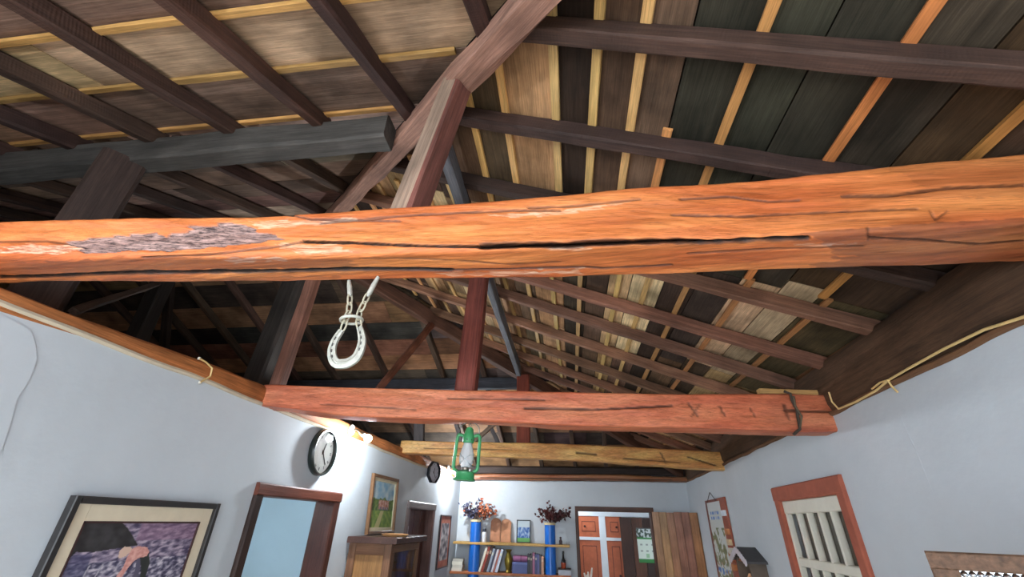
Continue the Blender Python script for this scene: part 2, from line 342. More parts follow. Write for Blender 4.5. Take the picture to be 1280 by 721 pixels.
# right slope: boards run away from the viewer (along y)
xsR = [-2.6, -2.3, -2.05, -1.8, -1.55, -1.3, -1.07, -.86, -.66, -.47, -.28, -.03, .15, .31, .46, .66, .84, 1.04, 1.24, 1.42, 1.75, 2.2]
colsR = {-.28: [TAN], -.03: [(56, 42, 34), DK], .15: [(92, 70, 54), BR], .31: [(104, 82, 64), PALE, TAN], .46: [DG, PALE, BR], .66: [DG, DK, DK], .84: [DG, (70, 58, 48), BR], 1.04: [(58, 52, 42), PALE, DK], 1.24: [(96, 72, 50), PALE, TAN], 1.42: [(70, 54, 40), (84, 68, 50), TAN], 1.75: [DK], -.47: [(96, 78, 58)], -.66: [BR, TAN], -.86: [DK, TAN], -1.07: [BR, PALE], -1.3: [TAN]}
def clampf(f, lo, hi): return lambda c: max(lo, min(hi, f(c)))
for i in range(len(xsR)-1):
    j = [2.32+random.uniform(-.12, .12), 4.1+random.uniform(-.2, .2)]
    if xsR[i] > .2: j = [2.3+.06*math.sin(i*2), 3.95+.2*math.sin(i), 5.9]
    strip('R', xsR[i], xsR[i+1], clampf(fy, EF, 20), by, colsR.get(xsR[i]), ceilR, j)
batsR = [(-.47, 1.0, 2.3), (-.28, .2, 2.3), (-.03, -.4, 2.3), (.15, -.6, 2.3), (.31, -.8, 2.3), (.46, 1.35, 2.3), (.67, -.9, 2.3), (1.03, -1.0, 2.3), (1.40, -1.1, 2.3), (1.75, -1.2, 8.0),
         (-.33, 2.3, 6.0), (-.12, 2.3, 6.0), (.11, 2.3, 6.3), (.38, 2.3, 6.6), (.56, 2.3, 6.7), (.79, 2.3, 6.9), (1.08, 2.3, 7.2), (1.46, 2.3, 7.5), (-.55, 2.4, 5.7), (-.78, 2.0, 5.4), (-1.0, 1.9, 5.2), (-1.22, 2.2, 5.0), (-1.42, 2.3, 4.8), (-1.62, 2.5, 4.6), (-1.85, 2.7, 4.4)]
for x, y0, y1 in batsR:
    y1 = min(y1, by(x)); y0 = max(y0, fy(x))
    wd = .040 if y0 < 2 else .037
    col = (220, 174, 112) if x < .35 else ((200, 146, 90) if x < .9 else (188, 126, 68))
    if y0 >= 1.8: col = (214, 170, 112) if x < .7 else (176, 124, 78)
    if x > 1.6: col = (112, 72, 46); wd = .026
    timber('batten', pl('R', y0, x, .086), pl('R', y1, x+random.uniform(-.02, .03), .086), wd, .018, UP['R'], vary(col, .08), MBAT, ceilR, wob=.003)
RAFC = (80, 58, 49)
rafR = [(-.65, 0), (-.1, 0), (.42, 0), (.96, -.05), (1.46, -.06), (1.98, -.05), (2.46, -.03), (3.06, -.03), (3.47, 0), (4.05, -.01), (4.63, 0), (5.15, .02), (5.68, 0), (6.2, 0), (6.75, 0), (7.3, 0), (7.8, 0)]
for y, sk in rafR:
    x0 = P.x+abs(P.y-y)-.02; x1 = xr(y)+.04
    c = vary(RAFC if y < 2.3 else (144, 100, 78), .12)
    timber('rafter', pl('R', y, x0, .042), pl('R', y+sk*(x1-x0)/1.7, x1, .042), .062, .088, UP['R'], c, MRAF, ceilR, wob=.008)
# front slope: boards run across (along x)
yF = [-1.3, -.95, -.6, -.25, .1, .45, .81, 1.13, 1.5, 1.8, 2.06, 2.3, 2.55, 2.8, 3.05, 3.3, 3.5]
for i in range(len(yF)-1):
    js = sorted(random.uniform(-6.5, .8) for _ in range(2 if i < 9 else 3))
    if .4 < yF[i] < 1.2: js = [-5.2+.3*i, -2.55+.5*math.sin(i*2.2)]
    base = (204, 162, 136) if yF[i] < 1.5 else (166, 136, 118)
    strip('F', yF[i], yF[i+1], lambda c: EL, hx, [vary(base, .3) for _ in range(4)], ceilF, js)
    if yF[i] > -1 and yF[i] < 2.0:
        timber('batten', pl('F', EL+4, yF[i], .086), pl('F', hx(yF[i])-.05, yF[i]+.0, .086), .034, .018, UP['F'], vary((206, 160, 96), .1), MBAT, ceilF, wob=.003)
for x in [1.8, 1.25, .72, .2, -.33, -.86, -1.39, -1.93, -2.45, -2.98, -3.5, -4.05, -4.6]:
    yt = min(1.55, P.y-(x-P.x)); timber('rafter', pl('F', x-.09, EF+.1, .042), pl('F', x+.06, yt, .042), .064, .088, UP['F'], vary(RAFC, .12), MRAF, ceilF, wob=.008)
for x in [-1.79, -2.31, -2.8, -3.32, -3.85, -4.4, -4.95, -5.5, -6.1, -6.7]:
    yt = min(P.y, P.y-(x-P.x)); timber('rafter', pl('F', x-.02, 1.56, .042), pl('F', x+.08, yt, .042), .060, .086, UP['F'], vary((92, 72, 62), .12), MRAF, ceilF, wob=.008)
# back slope
yBk = [3.55, 3.85, 4.15, 4.5, 4.85, 5.15, 5.45, 5.75, 6.05, 6.35, 6.65, 6.95, 7.3, 7.65, 8.0, 8.35, 8.7]
for i in range(len(yBk)-1):
    base = [(190, 150, 106), (176, 140, 100), (90, 76, 66), (140, 106, 80), (84, 74, 68), (130, 94, 70), (150, 112, 78), (80, 68, 60)][i % 8]
    js = sorted(random.uniform(-6, .4) for _ in range(2))
    strip('B', yBk[i], yBk[i+1], lambda c: EL, hx, [vary(base, .2) for _ in range(3)], ceilB, js)
for x in [-1.83, -2.7, -3.52, -4.15, -4.75, -5.35, -6.0, -1.2, -.6, .0, .55, 1.1, 1.65]:
    yt = max(P.y, P.y+(x-P.x)); timber('rafter', pl('B', x, yt, .042), pl('B', x+.12, EB-.1, .042), .062, .088, UP['B'], vary((92, 72, 60), .12), MRAF, ceilB, wob=.008)

# ------------------------------------------------------------------ hips, ridge, purlins
def member(name, p0, p1, w_, h_, color, label, cat='beam', up=(0, 0, 1), group=None, **k):
    return tag(timber(name, p0, p1, w_, h_, up, color, **k), label, cat, group)
dn = Vector((0, 0, -.055))
member('hip_rafter', P+Vector((-.05, .05, 0))+dn*.6, Vector((1.55, fy(1.55), P.z-TN*(1.55-P.x)))+dn*.6, .11, .12, (172, 130, 112), 'pinkish brown hip rafter sloping over the king post on the thick orange beam', wob=.016)
member('hip_rafter', P+Vector((-.05, -.05, 0))+dn, Vector((1.9, by(1.9), P.z-TN*(1.9-P.x)))+dn, .10, .17, (104, 70, 54), 'wide brown hip rafter sloping down behind the horseshoe to the short reddish post', wob=.012)
member('ridge_beam', (EL, P.y, P.z-.07), (P.x+.05, P.y, P.z-.07), .09, .16, (60, 46, 38), 'dark ridge beam at the peak of the roof behind the thick orange beam')
member('purlin', (-6.5, 1.53, 3.72), (-.92, 1.53, 3.755), .13, .17, (88, 84, 80), 'grey weathered purlin crossing under the pale boarded slope', dz=-.02, wob=.012)
member('purlin', (-6.5, 5.85, 3.585), (-.50, 5.85, 3.585), .10, .16, (74, 76, 84), 'bluish grey purlin under the dark far roof slope behind the horseshoe')
member('purlin', (-.62, 1.43, 3.662), (-.64, 5.60, 3.662), .06, .14, (110, 112, 118), 'narrow grey purlin running lengthwise over the three king posts')

# ------------------------------------------------------------------ hewn tie beams
def pseg(p, a, b):
    d = np.array(b)-np.array(a); l = d @ d; t_ = np.clip(((p-np.array(a)) @ d)/l, 0, 1)
    return np.linalg.norm(p - (np.array(a)+t_[:, None]*d), axis=1), t_
def hewn(name, label, keys, color, cracks=(), weather=None, brown=None, n=300, nv=44, seed=0, rad=.022, amp=.006, pale=None):
    """keys: (x, yfront, yback, zbottom, ztop) along the beam; cracks cut as grooves and coloured dark a little past their edges"""
    K = np.array(keys); xs = np.linspace(K[0, 0], K[-1, 0], n)
    g = [np.interp(xs, K[:, 0], K[:, j]) for j in range(1, 5)]
    for a in range(4):
        ker = np.ones(15)/15; p_ = np.pad(g[a], 7, mode='edge'); g[a] = np.convolve(p_, ker, 'valid')
    yf, yb, zb, zt = g
    # section parameter: top-front down the front, along the bottom, up the back, over the top
    sec = []
    for i in range(nv): sec.append(('f', i/(nv)))
    for i in range(nv): sec.append(('b', i/(nv)))
    for i in range(8): sec.append(('k', i/8))
    for i in range(8): sec.append(('t', i/8))
    m = len(sec); V = np.zeros((n, m, 3)); Nn = np.zeros((n, m, 3)); face = np.zeros(m, int)
    for j, (s_, t_) in enumerate(sec):
        if s_ == 'f': y = yf; z = zt+(zb-zt)*t_; nr = (0, -1, 0); face[j] = 1; e = t_
        elif s_ == 'b': y = yf+(yb-yf)*t_; z = zb; nr = (0, 0, -1); face[j] = 1; e = t_
        elif s_ == 'k': y = yb; z = zb+(zt-zb)*t_; nr = (0, 1, 0); e = t_
        else: y = yb+(yf-yb)*t_; z = zt; nr = (0, 0, 1); e = t_
        V[:, j, 0] = xs; V[:, j, 1] = y; V[:, j, 2] = z; Nn[:, j] = nr
    # round the corners
    cy = np.clip(V[:, :, 1], (yf+rad)[:, None], (yb-rad)[:, None]); cz = np.clip(V[:, :, 2], (zb+rad)[:, None], (zt-rad)[:, None])
    dy = V[:, :, 1]-cy; dz = V[:, :, 2]-cz; l = np.sqrt(dy**2+dz**2)+1e-9; k = np.minimum(1, rad/l)
    V[:, :, 1] = cy+dy*k; V[:, :, 2] = cz+dz*k
    Nn[:, :, 1] = dy/l; Nn[:, :, 2] = dz/l
    rel = V.reshape(-1, 3)-EYE; cv = rel @ R; PX = np.stack([CEN[0]+cv[:, 0]*F/-cv[:, 2], CEN[1]-cv[:, 1]*F/-cv[:, 2]], 1)
    vis = np.tile(face == 1, n); dep = np.zeros(n*m); ck = np.zeros(n*m)
    for poly, wpx, dm in cracks:
        best = np.full(n*m, 1e9)
        for i in range(len(poly)-1):
            d_, _ = pseg(PX, poly[i], poly[i+1]); best = np.minimum(best, d_)
        gx = np.arange(-900, 2400, 3.0); jit = np.interp(PX[:, 0], gx, [noise.noise(Vector((x*.05, seed*3.1, poly[0][1]))) for x in gx])
        ww = wpx*(1+.5*jit); q = np.clip(1-best/np.maximum(ww, .3), 0, 1)*vis
        dep = np.maximum(dep, dm*np.minimum(1, q*2)); qc = np.clip(1-best/np.maximum(ww*1.3, .4), 0, 1)*vis; ck = np.maximum(ck, np.minimum(1, qc*3)*min(1, .5+dm*28))
    we = np.zeros(n*m); br = np.zeros(n*m)
    wob_ = np.array([[noise.noise(Vector((x*.035, y*.22, seed))), noise.noise(Vector((x*.06, y*.3, seed+9)))] for x, y in PX])
    def inside(poly):
        c_ = np.zeros(n*m, bool); px, py = PX[:, 0]+wob_[:, 0]*22, PX[:, 1]+wob_[:, 1]*3.2; j = len(poly)-1
        for i in range(len(poly)):
            (x1, y1), (x2, y2) = poly[i], poly[j]
            with np.errstate(divide='ignore', invalid='ignore'):
                c_ ^= ((y1 > py) != (y2 > py)) & (px < (x2-x1)*(py-y1)/(y2-y1+1e-12)+x1)
            j = i
        return c_
    if weather:
        for poly in weather: we = np.maximum(we, inside(poly)*vis)
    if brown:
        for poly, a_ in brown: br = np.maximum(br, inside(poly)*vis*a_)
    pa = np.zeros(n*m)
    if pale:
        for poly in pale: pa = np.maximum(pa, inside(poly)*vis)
    Vf = V.reshape(-1, 3); Nf = Nn.reshape(-1, 3)
    for i in range(n*m):
        p = Vf[i]
        a_ = noise.noise(Vector((p[0]*1.5+seed, p[1]*7, p[2]*7)))*amp*1.4 + noise.noise(Vector((p[0]*4+seed, p[1]*28, p[2]*28)))*amp*.6 + noise.noise(Vector((p[0]*16, p[1]*70+seed, p[2]*70)))*amp*.25
        Vf[i] = p + Nf[i]*(a_ - dep[i] - .006*we[i])
    mid = Vf.mean(0)
    fs = [(i*m+j, i*m+(j+1) % m, (i+1)*m+(j+1) % m, (i+1)*m+j) for i in range(n-1) for j in range(m)]
    fs += [tuple(range(m-1, -1, -1)), tuple((n-1)*m+j for j in range(m))]
    me = bpy.data.meshes.new(name); me.from_pydata((Vf-mid).tolist(), [], fs)
    at = me.color_attributes.new('mask', 'FLOAT_COLOR', 'POINT')
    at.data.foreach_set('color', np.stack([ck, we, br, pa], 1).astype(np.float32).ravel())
    me.polygons.foreach_set('use_smooth', [True]*len(me.polygons)); me.update()
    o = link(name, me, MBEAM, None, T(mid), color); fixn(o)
    return tag(o, label, 'beam')
def k3(seq, y0, y1, depth):
    """(px x, px top, px bottom of the front face) along a beam whose front runs from y0 to y1"""
    out = []
    for i, (x, a, b) in enumerate(seq):
        y = y0+(y1-y0)*(x-seq[0][0])/(seq[-1][0]-seq[0][0]); p, q = onY(x, a, y), onY(x, b, y)
        out.append(((p.x+q.x)/2, y, y+depth, q.z, p.z))
    return out
b1 = [(-2.75, .84, 1.06, 2.55, 2.69), (-2.3, .88, 1.08, 2.555, 2.70), (-1.9, .92, 1.10, 2.57, 2.72), (-1.05, 1.05, 1.23, 2.60, 2.78), (-.17, 1.11, 1.30, 2.62, 2.84), (.7, 1.18, 1.40, 2.66, 2.91), (1.5, 1.20, 1.46, 2.69, 2.97), (1.95, 1.21, 1.5, 2.70, 3.0)]
c1 = lambda L_: [(x/2.909, 230+y/2.909) for x, y in L_]
crk = [([(378, 301), (434, 303), (537, 307), (606, 308)], 2.0, .016), ([(600, 308), (668, 306), (709, 307), (737, 304), (840, 301), (885, 303), (929, 301), (970, 299), (1010, 298)], 3.4, .03),
       ([(0, 346), (86, 343), (130, 341), (240, 340), (440, 338), (486, 337.5), (565, 338)], 2.5, .022), ([(565, 338), (675, 335), (730, 333), (757, 335), (840, 331)], 1.5, .010),
       ([(840, 269), (926, 270), (1012, 266), (1087, 262), (1149, 260)], 1.3, .006), ([(1053, 245), (1115, 244), (1184, 235), (1280, 231)], 1.8, .008),
       ([(1087, 298), (1149, 299), (1218, 305), (1280, 302)], 1.5, .008), ([(0, 303), (60, 302), (90, 306)], 1.2, .006), ([(400, 279), (520, 268), (640, 262), (700, 262)], 1.3, .006),
       ([(660, 259), (720, 257), (800, 250)], 1.2, .005), ([(850, 250), (910, 246), (960, 252), (1000, 250)], 1.4, .006), ([(330, 262), (390, 274), (500, 276)], 1.4, .007), ([(178, 322), (260, 318), (340, 309), (378, 301)], 1.5, .006), ([(1085, 284), (1086, 300)], 1.3, .005), ([(1163, 263), (1170, 275), (1185, 263)], 1.1, .004), ([(450, 322), (560, 325), (640, 330), (700, 326)], 1.0, .004), ([(860, 318), (960, 312), (1080, 308)], 1.1, .005)]
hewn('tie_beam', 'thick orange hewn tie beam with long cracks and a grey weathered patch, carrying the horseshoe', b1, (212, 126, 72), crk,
     weather=[c1([(235, 212), (380, 188), (560, 178), (635, 192), (660, 170), (740, 150), (860, 140), (960, 170), (1020, 195), (960, 212), (800, 225), (640, 238), (520, 240), (400, 250), (290, 250)])],
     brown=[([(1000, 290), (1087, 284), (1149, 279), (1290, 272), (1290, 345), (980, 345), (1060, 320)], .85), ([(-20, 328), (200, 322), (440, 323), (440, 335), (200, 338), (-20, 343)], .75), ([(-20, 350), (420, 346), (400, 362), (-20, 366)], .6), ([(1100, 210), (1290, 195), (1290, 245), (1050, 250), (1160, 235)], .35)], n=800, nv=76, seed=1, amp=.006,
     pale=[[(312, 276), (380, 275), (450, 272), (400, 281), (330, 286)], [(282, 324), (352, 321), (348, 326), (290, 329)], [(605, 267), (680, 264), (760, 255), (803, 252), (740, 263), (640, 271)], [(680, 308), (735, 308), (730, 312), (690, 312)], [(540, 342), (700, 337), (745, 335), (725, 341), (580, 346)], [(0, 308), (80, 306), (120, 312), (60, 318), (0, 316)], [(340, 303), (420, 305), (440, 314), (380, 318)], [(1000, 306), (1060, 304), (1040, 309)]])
b2 = k3([(326, 480, 506), (430, 483, 519), (503, 485, 523), (576, 487, 524), (690, 489, 531), (858, 492, 535), (986, 492, 539), (1060, 493, 538)], 2.55, 3.06, .17)
hewn('tie_beam', 'reddish brown hewn tie beam with the green lantern hanging from it', b2, (206, 120, 86),
     [([(655, 510), (740, 512), (840, 507)], 1.2, .012), ([(560, 498), (680, 500)], .9, .006), ([(980, 513), (1045, 515)], 1.2, .010), ([(860, 503), (872, 520)], 1, .006), ([(900, 508), (906, 519)], 1, .006), ([(938, 510), (945, 522)], 1, .006), ([(865, 520), (875, 505)], .9, .004), ([(400, 505), (520, 512)], .8, .004), ([(980, 506), (986, 524)], 1.6, .006)],
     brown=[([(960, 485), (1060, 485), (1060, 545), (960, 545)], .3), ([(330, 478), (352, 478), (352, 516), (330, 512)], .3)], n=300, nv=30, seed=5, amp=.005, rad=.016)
b3 = k3([(500, 550, 566), (600, 552, 570), (700, 554, 574), (800, 559, 580), (915, 565, 588)], 5.15, 5.78, .16)
hewn('tie_beam', 'yellowish hewn tie beam beyond the lantern, pale with dark nicks', b3, (218, 168, 104),
     [([(720, 566), (745, 568)], 1.2, .01), ([(780, 573), (850, 578)], .8, .01), ([(826, 566), (832, 578)], .8, .008), ([(860, 571), (895, 582)], 1, .01), ([(530, 560), (640, 562)], .7, .006)], n=220, nv=20, seed=9, amp=.007, rad=.018)
b4 = [(-2.1, 8.12, 8.4, 2.50, 2.60), (-1.0, 8.12, 8.4, 2.51, 2.61), (.5, 8.12, 8.4, 2.53, 2.62), (2.05, 8.12, 8.4, 2.53, 2.6)]
hewn('tie_beam', 'brown wall plate log lying on the far wall above the bookshelf', b4, (150, 98, 66), [([(600, 597), (840, 600)], .8, .01)], n=160, nv=14, seed=12, amp=.012, rad=.03)
member('lintel_timber', (-2.05, 8.25, 2.68), (2.1, 8.25, 2.68), .16, .12, (58, 46, 42), 'dark timber lying on top of the brown log over the far wall')
# wall plates
def plate(name, label, pts, w_, h_, color, seed):
    keys = pts; n = 160; ts = np.linspace(0, 1, n); K = np.array(keys); s_ = np.linspace(0, 1, len(K))
    cx, cy, cz, hh = [np.interp(ts, np.array(K[:, 1]-K[0, 1])/(K[-1, 1]-K[0, 1]), K[:, j]) for j in range(4)]
    m = 20; vs = []; mid = K.mean(0)[:3]
    for i in range(n):
        for j in range(m):
            a = 2*math.pi*j/m; ca, sa = math.cos(a), math.sin(a); sq = 1/max(abs(ca), abs(sa))**.62
            e = noise.noise(Vector((cy[i]*1.6+seed, ca*1.5, sa*1.5)))*.012+noise.noise(Vector((cy[i]*5+seed, ca*5, sa*5)))*.005
            vs.append((cy[i]-mid[1], -(cx[i]+ca*(w_/2*sq+e)-mid[0]), cz[i]+sa*(hh[i]/2*sq+e)-mid[2]))
    fs = [(i*m+j, i*m+(j+1) % m, (i+1)*m+(j+1) % m, (i+1)*m+j) for i in range(n-1) for j in range(m)] + [tuple(range(m)), tuple((n-1)*m+j for j in range(m))]
    Mx = Matrix(((0, -1, 0, mid[0]), (1, 0, 0, mid[1]), (0, 0, 1, mid[2]), (0, 0, 0, 1)))
    o = MB().add(vs, fs).build(name, MT, None, Mx, color, smooth=True); fixn(o); return tag(o, label, 'beam')
plate('wall_plate', 'rounded orange brown wall plate along the top of the wall with the big round clock', [(-2.06, -1.2, 2.46, .10), (-2.06, 1.0, 2.50, .085), (-2.06, 2.0, 2.545, .11), (-2.06, 2.7, 2.56, .12), (-2.06, 8.4, 2.56, .12)], .15, .1, (196, 122, 70), 3)
plate('wall_plate', 'dark weathered wall plate along the top of the wall with the white window', [(xr(-1.2)+.07, -1.2, 2.70, .35), (xr(8.4)+.07, 8.4, 2.68, .31)], .17, .26, (92, 68, 50), 8)

lip = [(XL+.004+.010*noise.noise(Vector((y*3, 1, 0))), y, 2.497+.012*noise.noise(Vector((y*2.2, 5, 0)))) for y in np.arange(-.5, 8.1, .07)]
tag(MB().tube([tuple(ML.inverted() @ Vector(q)) for q in lip], .013, 7).build('plaster_lip', plain((206, 192, 168), .9, bump=.4), wl, smooth=True))
lip = [(xr(y)-.004-.010*noise.noise(Vector((y*3, 2, 0))), y, 2.528+.014*noise.noise(Vector((y*3.2, 9, 0)))) for y in np.arange(.3, 8.1, .07)]
tag(MB().tube([tuple(MRW.inverted() @ Vector(q)) for q in lip], .016, 7).build('plaster_lip', plain((112, 78, 52), .9, bump=.4), wr, smooth=True))

# ------------------------------------------------------------------ posts and braces
KP = 'king post'
kp1 = member('king_post', (-.56, 1.16, 2.79), (-.44, 1.18, 3.585), .105, .105, (128, 80, 70), 'dark red king post with a grey face standing on the thick orange beam', 'post', up=(.94, -.33, 0), wob=.004)
kp1.data.materials.append(timber_mat('greyed_post_face', tint=(158, 134, 116)))
for f_ in kp1.data.polygons:
    if (kp1.matrix_world.to_3x3() @ f_.normal).dot(Vector((-.33, -.94, 0))) > .75: f_.material_index = 1
member('king_post', (-.69, 2.82, 2.6), (-.65, 2.82, 3.61), .13, .14, (128, 66, 56), 'dark red king post standing on the beam with the green lantern', 'post', up=(1, 0, 0), wob=.004)
member('king_post', (-.555, 5.465, 2.69), (-.585, 5.60, 3.61), .10, .17, (134, 66, 50), 'short reddish post standing on the yellowish beam beyond the lantern', 'post', up=(1, 0, 0), wob=.004)
member('hip_post', (-2.0, 2.66, 2.58), (-1.93, 2.665, 4.17), .08, .085, (150, 104, 88), 'pale pinkish post standing on the wall plate end of the lantern beam', 'post', up=(1, 0, 0))
member('attic_post', (-2.53, 1.52, 0), (-2.53, 1.50, 3.66), .13, .20, (72, 56, 50), 'thick brown post under the grey purlin beyond the wall with the big picture', 'post', up=(.6, .8, 0))
a0, a1 = onY(322, 475, 3.3), onY(372, 345, 3.35); d_ = (a1-a0)
member('attic_post', a0-d_*.25, a1+d_*.22, .16, .19, (62, 56, 52), 'thick dark leaning strut beside the pale post beyond the clock wall', 'post', up=(1, 0, 0))
a0, a1 = onY(172, 420, 3.0), onY(204, 350, 3.0); d_ = (a1-a0)
member('attic_post', a0-d_*.8, a1+d_*.8, .12, .15, (50, 44, 40), 'dark leaning strut over the wall behind the thick orange beam', 'post', up=(1, 0, 0))
a0, a1 = onY(225, 425, 4.2), onY(206, 395, 4.2)
member('roof_brace', onY(205, 440, 3.6), onY(213, 350, 3.6), .06, .08, (58, 46, 40), 'thin dark upright beyond the leaning strut', 'post', up=(1, 0, 0))
member('roof_brace', onY(471, 489, 2.76), (-1.65, 4.66, 3.985), .048, .055, (150, 98, 78), 'slim pinkish diagonal brace rising from the lantern beam to the wide hip rafter', 'brace', up=(1, -1, 0), taper=1.5)
member('roof_brace', onY(92, 388, 1.6), onY(200, 354, 3.0), .03, .04, (96, 80, 70), 'thin slanting stick behind the thick brown post', 'brace', up=(0, -1, 0))
member('roof_brace', onY(567, 520, 5.34), onY(578, 555, 5.34), .05, .06, (120, 112, 112), 'grey slanting strut just behind the lantern hook', 'brace', up=(0, -1, 0))
member('roof_brace', onY(590, 554, 5.37), onY(646, 506, 5.46), .05, .06, (140, 118, 100), 'pale slanting strut between the lantern and the reddish post', 'brace', up=(0, -1, 0))
member('roof_brace', onY(606, 518, 5.42), onY(624, 556, 5.42), .05, .06, (96, 92, 94), 'grey strut leaning towards the short reddish post', 'brace', up=(0, -1, 0))
member('roof_brace', onY(524, 554, 5.27), onY(524, 518, 5.27), .08, .12, (90, 84, 84), 'short grey upright at the wall end of the yellowish beam', 'post', up=(1, 0, 0))

# ------------------------------------------------------------------ side rooms seen through the doors
hall = MB().box((-3.42, 2.2, 0), (-3.34, 5.0, 2.42)).box((-3.4, 4.55, 0), (-2.16, 4.63, 2.42)).box((-3.4, 2.2, 0), (-2.16, 2.28, 2.42)).build('wall_hall', MHALL); tag(hall, kind='structure')
tag(MB().box((-3.42, 2.2, 2.42), (-2.16, 4.63, 2.47)).build('ceiling_light_block', MWALL), kind='structure')  # unseen cover, added so the hall bulb does not leak upward
tag(MB().box((-.3, 9.9, 0), (2.6, 10.0, 2.7)).box((-.4, 8.46, 0), (-.3, 10, 2.7)).box((2.6, 8.46, 0), (2.7, 10, 2.7)).build('wall_beyond', MWALL), kind='structure')
tag(MB().box((-.4, 8.46, 2.5), (2.7, 10, 2.56)).build('ceiling_beyond', MWALL), kind='structure')

# ------------------------------------------------------------------ doors and window
WD = (74, 48, 38)
def stick(parent, name, a, b, color, mat=None, along='x'):
    """box from a to b, grain along its long side"""
    a, b = Vector(a), Vector(b); c = (a+b)/2; d = (b-a)/2; ax = max(range(3), key=lambda i: abs(d[i]))
    ch = min(abs(x) for x in d)*.25
    rot = [Matrix.Identity(4), Matrix.Rotation(math.pi/2, 4, 'Z'), Matrix.Rotation(-math.pi/2, 4, 'Y')][ax]
    e = [(abs(d.x), abs(d.y), abs(d.z)), (abs(d.y), abs(d.x), abs(d.z)), (abs(d.z), abs(d.y), abs(d.x))][ax]
    x, y, z = e; sec = [(-y+ch, -z), (y-ch, -z), (y, -z+ch), (y, z-ch), (y-ch, z), (-y+ch, z), (-y, z-ch), (-y, -z+ch)]
    vs = [(q, u, v) for q in (-x, x) for u, v in sec]
    fs = [tuple(range(7, -1, -1)), tuple(range(8, 16))] + [(i, (i+1) % 8, 8+(i+1) % 8, 8+i) for i in range(8)]
    o = MB().add(vs, fs).build(name, mat or MPLANK, parent, T(c) @ rot, color); fixn(o); return o
d1 = thing('door_1', None, None, ML, kind='structure')
stick(d1, 'jamb', (2.74, 0, -.16), (2.82, 1.97, .025), (60, 42, 36)); stick(d1, 'jamb', (3.77, 0, -.16), (3.86, 1.97, .025), (84, 46, 36)); stick(d1, 'lintel', (2.74, 1.965, -.16), (3.86, 2.04, .03), (104, 56, 42))
d2 = thing('door_2', None, None, ML, kind='structure')
stick(d2, 'jamb', (5.60, 0, -.16), (5.68, 1.98, .025), (120, 104, 100)); stick(d2, 'jamb', (6.68, 0, -.16), (6.78, 1.98, .025), (110, 80, 74)); stick(d2, 'lintel', (5.60, 1.975, -.16), (6.78, 2.06, .03), (142, 128, 124))
for i in range(4): stick(d2, 'plank', (5.69+i*.25, 0, -.13), (5.93+i*.25, 1.97, -.09), (92, 54, 46))
MB().box((5.80, 1.66, -.09), (6.0, 1.78, -.085)).build('paper_notice', plain((196, 190, 196)), d2)
# white lattice window in the right wall
w1 = thing('window_1', None, None, MRW, kind='structure')
u0, v0 = rw_uv(964, 610, .02); u1, v1 = rw_uv(1046.5, 590, .02); TC = (164, 88, 66); fw = .115
MTC = plain(TC, .75, var=.15, bump=.3)
b0 = .95
for nm, a, b in [('casing', (u0, b0, -.05), (u0+.10, v0-.09, .025)), ('casing', (u1-.10, b0, -.05), (u1, v0-.09, .025)), ('casing', (u0, v0-.11, -.05), (u1, v0+.0, .028)), ('casing', (u0, b0-.1, -.05), (u1, b0, .04))]:
    stick(w1, nm, a, b, TC, MTC)
IW0, IW1, IV0, IV1 = u0+.10, u1-.10, b0, v0-.11
MWH = plain((226, 222, 206), .5, var=.05)
for a, b in [((IW0, IV0, -.05), (IW0+.03, IV1, -.004)), ((IW1-.03, IV0, -.05), (IW1, IV1, -.004)), ((IW0, IV1-.095, -.055), (IW1, IV1, -.002)), ((IW0, IV0, -.055), (IW1, IV0+.08, -.002))]:
    stick(w1, 'sash_rail', a, b, (220, 220, 210), MWH)
rows = [IV1-.095, IV1-.43, IV1-.765, IV1-1.02]
for r_ in rows[1:]: stick(w1, 'sash_rail', (IW0+.04, r_-.03, -.055), (IW1-.04, r_+.03, -.004), (220, 220, 210), MWH)
nc = 5; cw = (IW1-IW0-.06)/nc
for i in range(1, nc): stick(w1, 'muntin', (IW0+.03+cw*i-.014, IV0+.05, -.055), (IW0+.03+cw*i+.014, IV1-.09, -.008), (220, 220, 210), MWH)
for i in range(nc):
    for j in range(3):
        MB().box((IW0+.03+cw*i, rows[j+1], -.044), (IW0+.03+cw*(i+1), rows[j], -.040)).build('pane', MGLASS, w1)
for i in range(6):
    a_ = IW0+(IW1-IW0)*i/6; b_ = IW0+(IW1-IW0)*(i+1)/6
    stick(w1, 'shutter_board', (a_+.003-(.12 if i == 0 else 0), IV0-.1, -.13), (b_-.003+(.12 if i == 5 else 0), IV1+.1, -.105), (112, 104, 88))
# far door: frame, open plank leaf
d3 = thing('door_3', None, None, MBK, kind='structure')
stick(d3, 'jamb', (.06, 0, -.16), (.115, 2.06, .025), (86, 56, 46)); stick(d3, 'jamb', (1.32, 0, -.16), (1.375, 2.06, .025), (86, 56, 46)); stick(d3, 'lintel', (.06, 2.05, -.16), (1.375, 2.125, .03), (92, 62, 50))
hp = Vector((1.345, 8.24, 0)); q = onZ(871, 639, 2.07); q = hp + (Vector((q.x, q.y, 0))-hp).normalized()*min(.8, (Vector((q.x, q.y, 0))-hp).length)
lv = (q-hp).normalized(); LW = (q-hp).length; nv = Vector((0, 0, 1)).cross(lv)
Ml = Matrix(((lv.x, nv.x, 0, hp.x), (lv.y, nv.y, 0, hp.y), (0, 0, 1, 0), (0, 0, 0, 1)))
lf = thing('door_4', None, None, Ml, kind='structure')
pc = [(166, 128, 98), (178, 138, 98), (164, 118, 90), (156, 108, 88), (150, 102, 84), (176, 122, 80)]
for i in range(6): stick(lf, 'plank', (LW*i/6+.002, -.018, .02), (LW*(i+1)/6-.002, .018-.003*(i % 2), 2.06-.004*(i % 3)), pc[i])
for z in (.35, 1.7): stick(lf, 'ledge', (.04, .018, z), (LW-.04, .04, z+.12), (120, 76, 52))
